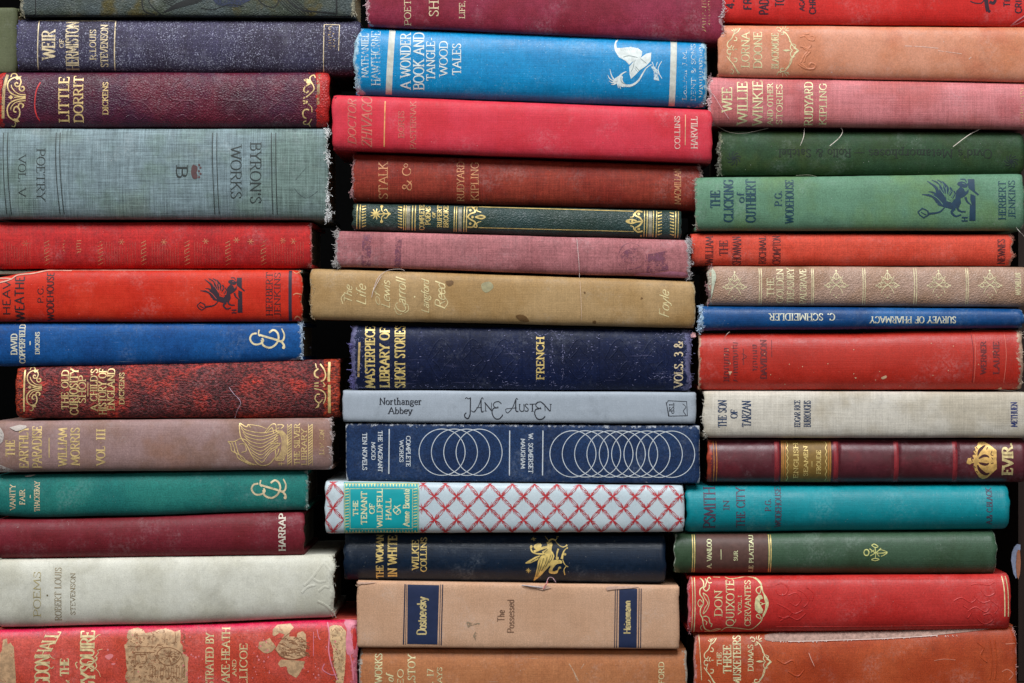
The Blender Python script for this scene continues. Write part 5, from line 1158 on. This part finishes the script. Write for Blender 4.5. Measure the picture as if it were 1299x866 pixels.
# Golden Treasury
m = cover_mat('pinkish_tan_leather', 34, (184, 152, 134), (174, 138, 114), worn=(204, 198, 178), kind='leather', linen=0, grain=.12, mott=.14, rough=.42, stain=(140, 104, 74), spec=.55)
b = Book('pinkish tan leather book lettered THE GOLDEN TREASURY with gilt diamond fleurons', (897.5, 1304), (337, 338), (387.5, 389.5), m, y0=.0, n=2.4, d=.006, endw=(.85, .4), endr=5, zones=[(893, 904, .2)], rag=(1.3, 1), edge=(.08, .1))
GT = ink((246, 210, 166), .30, .3, .42)
for u in (963.2, 965.8, 1029.8, 1031.9, 1094.7, 1097.4, 1159.7, 1162.6, 1225.6, 1228): Print(b, 'rule_line', GT).st([(u, 340), (u + .3, 362), (u, 386)], 1.0).build()
lettering(b, 'title_lettering', GT, [('THE', (973, 352.5, 981.6, 376)), ('GOLDEN', (985.4, 341, 993.6, 384)), ('TREASURY', (998.6, 340, 1007, 385))], wt=.15)
lettering(b, 'author_lettering', GT, [('PALGRAVE', (1014.8, 341, 1022.8, 385))], wt=.14); lettering(b, 'publisher_lettering', GT, [('MACMILLAN', (1288, 346, 1295, 374))], wt=.14)
for (cx, cy) in ((932, 361), (1061, 359), (1126, 359), (1191, 359), (1256, 359)):
    p = Print(b, 'fleuron', GT)
    for (dx, dy) in ((1, 1), (-1, 1), (1, -1), (-1, -1)):
        p.st([(cx + dx * 1.5, cy + 2 + dy), (cx + dx * 6, cy + 2 + dy * 6), (cx + dx * 8, cy + 2 + dy * 11)], .8).st([(cx, cy + 2), (cx + dx * 7, cy + 2 + dy * 3), (cx + dx * 13, cy + 3 + dy * .5)], .8)
        p.st([(cx + dx * 8, cy + 3), (cx + dx * 10, cy + 3 + dy * 3), (cx + dx * 13, cy + 3)], .8)
    for dx in (-1, 1): p.dot(cx + dx * 14.3, cy + 3, 1.2).dot(cx + dx * 5, cy - 7, 1.1).dot(cx + dx * 3, cy + 15, .9)
    p.st([(cx, cy - 15), (cx, cy - 4)], .8).st([(cx, cy - 4), (cx - 3.4, cy - 8), (cx, cy - 13), (cx + 3.4, cy - 8), (cx, cy - 4)], 1).dot(cx, cy - 16, 1.2).dot(cx, cy + 18, 1.1).dot(cx, cy + 2, 1.5).st([(cx - 3, cy - 6), (cx - 8, cy - 2), (cx - 6, cy + 1)], .7).st([(cx + 3, cy - 6), (cx + 8, cy - 2), (cx + 6, cy + 1)], .7)
    p.build()
Print(b, 'bare_strip', plainc((196, 200, 176), .8), off=.0004).poly('903,342 907,344 908.5,352 906,362 903.5,374 902,378 902.5,362', smooth=True).build()
b.fray(0, 110, (176, 130, 130), 2.8)

# Schmeidler
m = cover_mat('cobalt_cloth', 35, (20, 76, 132), (18, 62, 114), worn=(176, 206, 226), linen=.06, grain=.10, mott=.10, rough=.4, scratch=.4, spec=.6, stain=(40, 106, 168))
b = Book('slim cobalt blue cloth book lettered upside down C. SCHMEIDLER SURVEY OF PHARMACY', (887.5, 1299), (387.5, 391), [(887.5, 419.5), (1000, 418.5), (1299, 416.5)], m, y0=.0, n=2.3, d=.006, endw=(1.0, .5), endr=7, rag=(1.8, 1), edge=(.08, .28), zones=[(1075, 1110, .15)])
cw = ink((222, 220, 196), .22, .1, .45)
lettering(b, 'author_lettering', cw, [('C. SCHMEIDLER', (976, 397.6, 1059, 406))], rot=180, wt=.17); lettering(b, 'title_lettering', cw, [('SURVEY OF PHARMACY', (1104, 401.5, 1212.5, 409.5))], rot=180, wt=.17)
b.fray(0, 230, (196, 216, 236), 4.0, r=.00013); b.thread([(926, 421), (922, 424), (918, 430)], (200, 180, 170), .0002)

# red speckled sporting book
m = cover_mat('signal_red_cloth', 36, (190, 52, 40), (178, 44, 32), worn=(222, 188, 160), linen=.05, grain=.10, mott=.07, rough=.38, speck=.16, speckcol=(230, 160, 130), spec=.65)
b = Book('glossy signal red cloth book with faint dark lettering and pale chipped ends', (886.5, 1298.5), [(886.5, 422), (1080, 422), (1180, 419), (1298.5, 417.5)], (495, 494.5), m, y0=.0005, n=2.3, d=.009, endw=(.85, .95), endr=5, zones=[(1284, 1300, .25)], edge=(.05, .1))
fd = dark((122, 44, 46), .40)
p = Print(b, 'faded_lettering', fd); rr = random.Random(14)
for (u0, u1, v0, v1) in ((918, 926, 440, 484), (929.5, 936.5, 433, 484), (954.5, 961, 436, 470)): scribble(p, u0, v0, u1, v1, rr, 1.2); scribble(p, u0, v0, u1, v1, rr, .8)
text(p, 'DAVIDSON', (965, 431, 972.5, 480), wt=.24)
p.st('943,442 943,463', 1).st('941,448 947,452 941,456', .9).st('979,431 979,453', .8)
p.build(); p = Print(b, 'faded_lettering', fd)
text(p, 'WERNER', (1244.4, 433, 1251, 474), wt=.26); text(p, 'LAURIE', (1260.3, 433, 1267.5, 474), wt=.26)
p.build()
Print(b, 'rule_line', dark((142, 34, 30), .1)).st([(1233, 424), (1235, 450), (1234, 485)], .9).build(); Print(b, 'rule_line', dark((226, 110, 90), .25)).st([(1236.5, 424), (1237.5, 450), (1236, 485)], .8).build(); Print(b, 'rule_line', dark((226, 110, 90), .25)).st([(1275, 424), (1276.5, 450), (1274, 485)], .8).build()
p = Print(b, 'chipped_spot', ink((232, 190, 150), .1, 0, .6)); p.poly('1118,479 1124,476 1125,479 1120,481', smooth=True).poly('1084,478.5 1087,478.5 1086,480.6').poly('924,459 927,460 926,463').poly('924,471 929,471 926,476').poly('1268,493 1272,491 1273,494 1269,495')
for k in range(22): u = rr.uniform(900, 1270); v = rr.uniform(435, 490); p.poly([(u - .7, v), (u, v - .8), (u + .8, v), (u, v + .7)])
p.build(); b.fray(0, 60, (206, 160, 130), 2.2); b.fray(1, 60, (226, 206, 186), 2.2)

# The Son of Tarzan
m = cover_mat('oatmeal_linen', 37, (214, 206, 192), (196, 185, 166), worn=(206, 200, 186), linen=.13, grain=.06, mott=.08, rough=.6, stain=(166, 152, 128))
b = Book('soiled oatmeal white linen book lettered THE SON OF TARZAN in navy', (892, 1306), (495.5, 497), (555.5, 556), m, y0=-.0015, n=3.0, d=.0055, endw=(.4, .3), rag=(1.5, 1), dent=.3)
nb = dark((30, 58, 96), .12)
lettering(b, 'title_lettering', nb, [('THE SON', (911, 507.5, 921.6, 541.5)), ('OF', (927, 519.3, 935.2, 530)), ('TARZAN', (941.4, 508.3, 952.4, 541))], wt=.18)
lettering(b, 'author_lettering', nb, [('EDGAR RICE', (1007.8, 507.5, 1015, 541)), ('BURROUGHS', (1019.8, 508, 1028.4, 541))], wt=.17)
lettering(b, 'publisher_lettering', dark((26, 48, 120), .1), [('METHUEN', (1282.4, 510, 1290.4, 541))], wt=.18); b.fray(0, 50, (214, 208, 196), 3)

# English Seamen
m = cover_mat('burgundy_leather', 38, (92, 38, 46), (84, 32, 38), worn=(190, 72, 44), kind='smooth', linen=0, grain=.10, mott=.14, rough=.34, spec=.7, veins=(104, 38, 46), speck=.05, speckcol=(150, 50, 60))
b = Book('burgundy leather book with raised bands, tan label ENGLISH SEAMEN and gilt crown', (897.5, 1303), (557, 557), (613, 613), m, y0=.001, n=2.1, d=.009, endw=(1.0, .4), endr=4, zones=[(893, 904, .35)], edge=(.05, .05), bands=[(985.5, 3.6, .0012), (1060.5, 3.6, .0012), (1137, 3.6, .0012), (1211.5, 3.6, .0012)])
for u in (985.5, 1060.5, 1137, 1211.5):
    b.patch('raised_band', [(u - 3, 560), (u + 3, 560), (u + 3, 611), (u - 3, 611)], ink((150, 44, 50), .35, 0, .4), off=.0001)
b.patch('label', [(991, 558.6), (1055, 558.8), (1054.6, 612), (990.8, 611.8)], plain('tan_label', (136, 104, 48), .5, 400, .2), off=.00014)
GS = ink((232, 196, 120), .18, .4, .4)
pr = Print(b, 'title_lettering', GS, off=.0002); text(pr, 'ENGLISH', (1007, 562, 1012.6, 606.5), wt=.2); text(pr, 'SEAMEN', (1019.8, 566, 1024.8, 604), wt=.2); pr.st('1030,585 1030,592', .7).build()
pr = Print(b, 'author_lettering', GS, off=.0002); text(pr, 'FROUDE', (1036, 571, 1041.2, 601), wt=.2); pr.build()
og = ink((206, 132, 62), .2, .3, .45)
for u in (991.8, 993.6, 996.4, 1050.8, 1053.2): Print(b, 'rule_line', og, off=.0002).st([(u + .4, 559.5), (u, 585), (u + .4, 611)], .8).build()
p = Print(b, 'wavy_rule', GS, off=.0002); p.st([(999 + (.8 if i % 2 else -.8), 560 + i * 4.2) for i in range(13)], .8).st([(1048 + (.8 if i % 2 else -.8), 560 + i * 4.2) for i in range(13)], .8).build()
for u in (905.4, 909): Print(b, 'rule_line', og).st([(u - .3, 559.5), (u + .4, 585), (u + .2, 611)], .9).build()
p = Print(b, 'crown_emblem', ink((230, 178, 100), .05, .5, .34)).zoom(1200, 555, 13.12)
p.poly('345,400 370,340 420,335 440,360 470,355 440,300 480,280 460,220 500,210 485,155 530,145 545,95 590,70 650,68 720,110 845,210 840,380 850,520 770,600 690,680 620,695 560,660 520,600 490,560 470,500 445,470 480,430 440,420 400,450 345,430', rough=.3); p.build()
p = Print(b, 'crown_detail', dark((74, 26, 28), .03), off=.00018).zoom(1200, 555, 13.12)
p.st('530,300 560,220 610,170 665,130', 36, bulge=True).st('545,350 620,305 680,305 720,330', 34, bulge=True).st('545,415 620,440 680,445 715,420', 34, bulge=True).st('525,455 560,530 620,585 680,610 730,590', 42, bulge=True)
for q in ('770,220 750,280 790,300', '760,330 780,360', '750,430 790,420', '700,160 680,200', '470,260 490,290', '470,200 500,235', '505,150 530,190', '450,460 490,500', '500,560 540,580', '420,345 440,400'): p.st(q, 13)
p.build()
lettering(b, 'initials_lettering', ink((232, 200, 140), .05, .45, .36), [('EVIR.', (1272, 562, 1284.6, 602))], wt=.26)

# Psmith
m = cover_mat('turquoise_cloth', 39, (14, 146, 156), (10, 138, 148), worn=(80, 180, 184), linen=.04, grain=.06, mott=.05, rough=.42, kind='cloth', spec=.5)
b = Book('turquoise cloth book lettered PSMITH IN THE CITY P.G. WODEHOUSE', (870.5, 1281), (616.5, 615.5), [(870.5, 676.5), (1281, 672.5)], m, y0=.001, n=2.0, d=.010, endw=(.3, .3), endr=2)
pk = dark((92, 62, 86), .12)
lettering(b, 'title_lettering', pk, [('PSMITH', (893, 618.5, 907.4, 670)), ('IN', (917.6, 634.8, 925, 646.8)), ('THE CITY', (934.4, 619, 945, 669.4))], wt=.14)
lettering(b, 'author_lettering', pk, [('P.G.', (970.6, 632.6, 978, 648)), ('WODEHOUSE', (983.6, 618.5, 991, 669))], wt=.14); lettering(b, 'publisher_lettering', pk, [('A.& C.BLACK', (1251.8, 619.5, 1258.8, 665))], wt=.15)

# Sur le Plateau
m = cover_mat('moss_green_cloth', 40, (66, 92, 70), (58, 80, 56), worn=(190, 200, 182), linen=.04, grain=.12, mott=.08, rough=.42, spec=.55)
b = Book('moss green book with brown label A. VANLOO SUR LE PLATEAU and gilt fleuron', (855.5, 1264.5), (677.5, 674), [(855.5, 728.5), (1264.5, 729.5)], m, y0=.0025, n=2.2, d=.009, endw=(.75, .75), endr=2.6)
b.patch('label', [(883, 678), (974.4, 677.4), (974, 728), (882.6, 728)], plain('brown_label', (96, 66, 58), .5, 300, .22), off=.00014)
pr = Print(b, 'author_lettering', ink((236, 222, 170), .1, .3, .42), off=.0002); text(pr, 'A. VANLOO', (897, 684.5, 902.6, 721), wt=.2); pr.st('914.6,697 914.8,710', .8).build()
pr = Print(b, 'title_lettering', ink((236, 222, 170), .1, .3, .42), off=.0002); text(pr, 'SUR', (931, 699, 935.6, 711.5), wt=.2); text(pr, 'LE PLATEAU', (950.5, 679.5, 955.6, 726), wt=.2); pr.build()
for u in (878.6, 881.2, 975.6, 978): Print(b, 'rule_line', GS).st([(u, 679), (u + .2, 702), (u - .2, 727)], 1.2).build()
p = Print(b, 'fleuron', ink((216, 214, 132), .06, .3, .42)).zoom(1070, 670, 12.99)
p.st([(378 + 42 * math.cos(a), 403 + 50 * math.sin(a)) for a in (0, 1.05, 2.1, 3.14, 4.19, 5.24)], 18, closed=True).st('465,285 510,265 570,305 520,320 465,285', 14).st('460,520 520,500 585,515 530,540 465,525', 14).st('430,340 540,410 720,405', 16).st('440,460 540,400 620,330', 14).st('520,320 530,400 525,490', 12).st('540,400 600,360 660,370 720,405 640,460 620,460', 13).st('450,400 510,360', 12).st('550,420 590,470', 14).build()

# Don Quixote
m = cover_mat('cherry_red_cloth', 41, (204, 60, 56), (192, 48, 44), worn=(222, 120, 128), linen=.05, grain=.12, mott=.06, rough=.42, spec=.55)
b = Book('cherry red cloth book lettered DON QUIXOTE CERVANTES inside gilt scrollwork', (872.5, 1282), (731.5, 728.5), [(872.5, 803.5), (1282, 799.5)], m, y0=-.001, n=2.4, d=.008, endw=(.8, .45), endr=3.5, zones=[(868, 877, .2)])
QG = ink((240, 212, 158), .12, .3, .42)
lettering(b, 'title_lettering', QG, [('DON', (906.5, 749, 916, 781)), ('QUIXOTE', (921.3, 735.5, 931.2, 794)), ('VOL.I', (936.4, 755, 940.6, 778.5))], wt=.14)
lettering(b, 'author_lettering', QG, [('CERVANTES', (945, 736.3, 952.2, 794))], wt=.14)
for (u, w_) in ((878, .8), (881.2, 1.2)): Print(b, 'rule_line', QG).st([(u + .2, 733), (u + .6, 765), (u - .4, 802)], w_).build()
p = Print(b, 'ornament', QG).zoom(870, 725, 10.825)
p.st('200,95 240,130 245,200 200,240 195,310 235,370 240,440 205,500 200,580 230,640 240,720 270,790 340,820', 15).st('360,150 320,155 300,110 330,85 350,110', 12).st('325,180 320,230 280,265 245,230 280,190', 15).st('240,290 300,340 320,430 290,520 240,580', 11).st('235,290 260,360 300,430 260,500 235,575', 9).st('240,430 215,400 190,380 165,430 190,480 215,450', 10)
p.st('235,620 280,610 320,640 330,700 360,720 350,760', 14).st('250,660 290,690 280,730', 10).st('220,740 205,775 230,810', 10).st('270,100 290,140 270,190', 12)
p.st('340,820 420,790 480,790', 10).st('490,820 560,770 680,775 800,790 900,795 980,740 1040,670 1050,620', 11).st('260,825 380,825 490,790', 8).st('380,80 480,85', 6).st('520,65 600,100 700,95 830,75 930,85', 8)
p.st('935,85 990,120 1040,190 1060,280 1110,360 1130,440 1100,540 1060,620', 16).st('960,85 1010,120 1050,180', 9).st('1030,200 975,230 970,270 1010,300 1035,250 1030,200', 12).st('1030,650 975,620 975,590 1010,590 1035,640', 11)
p.poly('945,440 960,360 1000,310 1040,320 1060,370 1020,380 1010,430 1030,470 1060,520 1050,570 1000,570 950,520', rough=.3).poly('1065,300 1110,360 1138,430 1110,520 1070,600 1050,600 1085,520 1095,440 1075,370').st('1000,410 1060,440 1010,460', 10).st('1060,440 1090,430', 12)
p.build()
p = Print(b, 'blind_tooling', b.mat)
for q in ('984,742 992,740 1000,746 996,754 988,754 984,748', '1000,755 1010,752 1016,760 1010,768 1002,764', '985,765 995,770 1004,776 998,784 988,782', '990,788 1000,782 1012,786 1022,778', '1012,748 1020,752 1026,762 1020,770', '1024,745 1032,752 1030,762', '996,770 1008,778 1018,774',
          '1210,762 1220,758 1232,764 1240,758', '1228,775 1238,770 1250,776 1256,770', '1245,748 1252,756 1262,752 1260,744', '1240,785 1250,792 1260,786 1256,778 1248,780', '1258,762 1266,769 1262,778', '1232,742 1242,740 1254,742 1262,738', '1222,768 1232,776 1228,784', '1236,756 1246,764 1256,762'): p.em(q, 1.0, .00017)
p.build()
p = Print(b, 'blind_tooling', b.mat); p.em([(995, 735.5), (1100, 735.2), (1200, 734.6), (1262, 734)], .8).em([(985, 795.5), (1100, 795), (1200, 794), (1262, 793)], .8); p.build()
for u in (1272, 1276.6): Print(b, 'rule_line', QG).st([(u, 731), (u + 2.2, 750), (u + 2.8, 782)], 1.2).build()
b.fray(0, 40, (226, 160, 168), 2)

# The Three Musketeers
m = cover_mat('terracotta_cloth', 42, (188, 86, 50), (172, 68, 36), worn=(222, 150, 140), linen=.05, grain=.16, mott=.08, rough=.45, spec=.5, stain=(158, 58, 30))
b = Book('terracotta cloth book lettered THE THREE MUSKETEERS with a long torn white edge', (880.5, 1290), [(880.5, 804.5), (1100, 801), (1290, 794.5)], (905, 905), m, y0=.0005, n=2.5, d=.008, endw=(.8, .7), endr=4.5, zones=[(876, 884, .2)], edge=(.12, 0))
lettering(b, 'title_lettering', LGo, [('THE', (909.6, 827.5, 915, 844.5)), ('THREE', (917.6, 818.3, 927.4, 854)), ('MUSKETEERS', (930.2, 807, 939.6, 869))], wt=.17)
lettering(b, 'author_lettering', LGo, [('DUMAS', (949, 818, 955.4, 851))], wt=.15)
rules(b, LGo, [(887, 806, 890, 863, .8)])
frame(b, LGo, lambda x, y: (877 + x / 9.9, 800 + y / 9.2), 1 / 9.6)
tw = plain('board_white', (184, 150, 136), .9, 500, .4, bump=.6)
p = Print(b, 'torn_strip', tw, off=.0003)
p.poly([(970, 811), (971, 806), (985, 803.5), (1000, 802.6), (1060, 802.2), (1130, 800.5), (1200, 799), (1250, 796.5), (1293, 794.2), (1292, 795.4), (1262, 798), (1230, 801.8), (1190, 806), (1150, 808.6), (1110, 810.6), (1060, 812.2), (1020, 813.6), (985, 814), (973, 813)], rough=1.2); p.build()
p = Print(b, 'torn_edge_threads', plainc((236, 214, 204), .9), off=.0006)
rr = random.Random(4)
p.st([(970 + i * 3.3, 803.2 + rr.uniform(-1.2, .8) - i * .01) for i in range(12)], 1.6).st([(1268 + i * 2.6, 794.5 + rr.uniform(-.8, .8)) for i in range(10)], 1.6).st('1000,814 1030,813.4 1060,812.4 1110,810.8 1150,808.8 1190,806.2', .8)
for i in range(60):
    u = 972 + rr.random() ** .8 * 300; v = 802.5 - (u - 972) * .026 + rr.uniform(-1, .6); p.st([(u, v), (u + rr.uniform(-3, 3), v + rr.uniform(-2.2, 1.2))], .8, .4, smooth=False)
for i in range(50):
    u = 975 + rr.random() * 240; v = 813.6 - max(0, u - 1040) * .045; p.st([(u, v), (u + rr.uniform(-1.5, 1.5), v + rr.uniform(.3, 2.0))], .7, .4, smooth=False)
p.build()
p = Print(b, 'blind_tooling', b.mat)
for q in ('985,836 995,842 1005,838 1010,846', '1240,815 1248,822 1244,832 1252,840', '1256,812 1258,840 1256,862', '1262,812 1264,840 1262,862', '1000,852 1012,858 1020,850'): p.em(q, 1.2, .00025)
p.build()
Print(b, 'scratch', ink((222, 130, 100), .3, 0, .6)).st('1185,838 1197,836 1212,837', 1).st('1276,817 1288,816', 1.2).st('1271,852 1278,849 1285,855 1280,862', 1.2).build()
b.thread([(1026, 828), (1029, 836), (1033, 845)], (240, 190, 170), .00025); b.fray(1, 50, (226, 180, 170), 2.4); b.fray(0, 50, (230, 170, 166), 2)

# ---------------------------------------------------------------- small scraps in the gaps
def scrap(name, label, cat, u, v, y, pts, mat, th=.0006):
    e = []; f = []
    n = len(pts)
    for yy in (0, th):
        for i, (a, c) in enumerate(pts): e.append(((a) * S, yy + .0015 * math.sin(i * 1.3), -c * S))
    f.append(tuple(range(n - 1, -1, -1))); f.append(tuple(range(n, 2 * n)))
    for i in range(n): j = (i + 1) % n; f.append((i, j, j + n, i + n))
    o = link(name, e, f, mat); o.location = ((u - 649.5) * S * (1 + y / D), y, (VT - v) * S + 0); o['label'] = label; o['category'] = cat
    return o
scrap('paper_scrap', 'tiny pink paper tip in the gap right of the scuffed navy book', 'paper', 880, 425, .004, [(-4, 3), (-4, -2), (-1, -4), (2, -3), (3, 2), (1, 4)], plainc((214, 160, 158)))
t_ = bpy.data.objects.new('curled_tag', None); COL.objects.link(t_); t_['label'] = 'small curled blue and brown tag in the dark gap at the right edge'; t_['category'] = 'tag'
t_.location = ((1289 - 649.5) * S * (1 + .02 / D), .02, (VT - 716) * S)
def lens(pts, y): return [(a * S, y, -c * S) for a, c in pts]
for nm, pts, col, yy in (('tag_back', [(-6, -2), (-5, -12), (-2, -19), (2, -23), (6, -22), (6, -16), (2, -10), (0, 0), (1, 12), (3, 20), (0, 21), (-3, 15)], (150, 160, 186), .001), ('tag_front', [(1, -12), (3, -16), (5, -15), (6, 0), (5, 15), (3, 22), (1, 18), (0, 5)], (176, 112, 82), 0)):
    v_ = lens(pts, yy) + lens(pts, yy + .0008); n = len(pts)
    f_ = [tuple(range(n - 1, -1, -1)), tuple(range(n, 2 * n))] + [(i, (i + 1) % n, (i + 1) % n + n, i + n) for i in range(n)]
    link(nm, v_, f_, plainc(col, .5), t_)
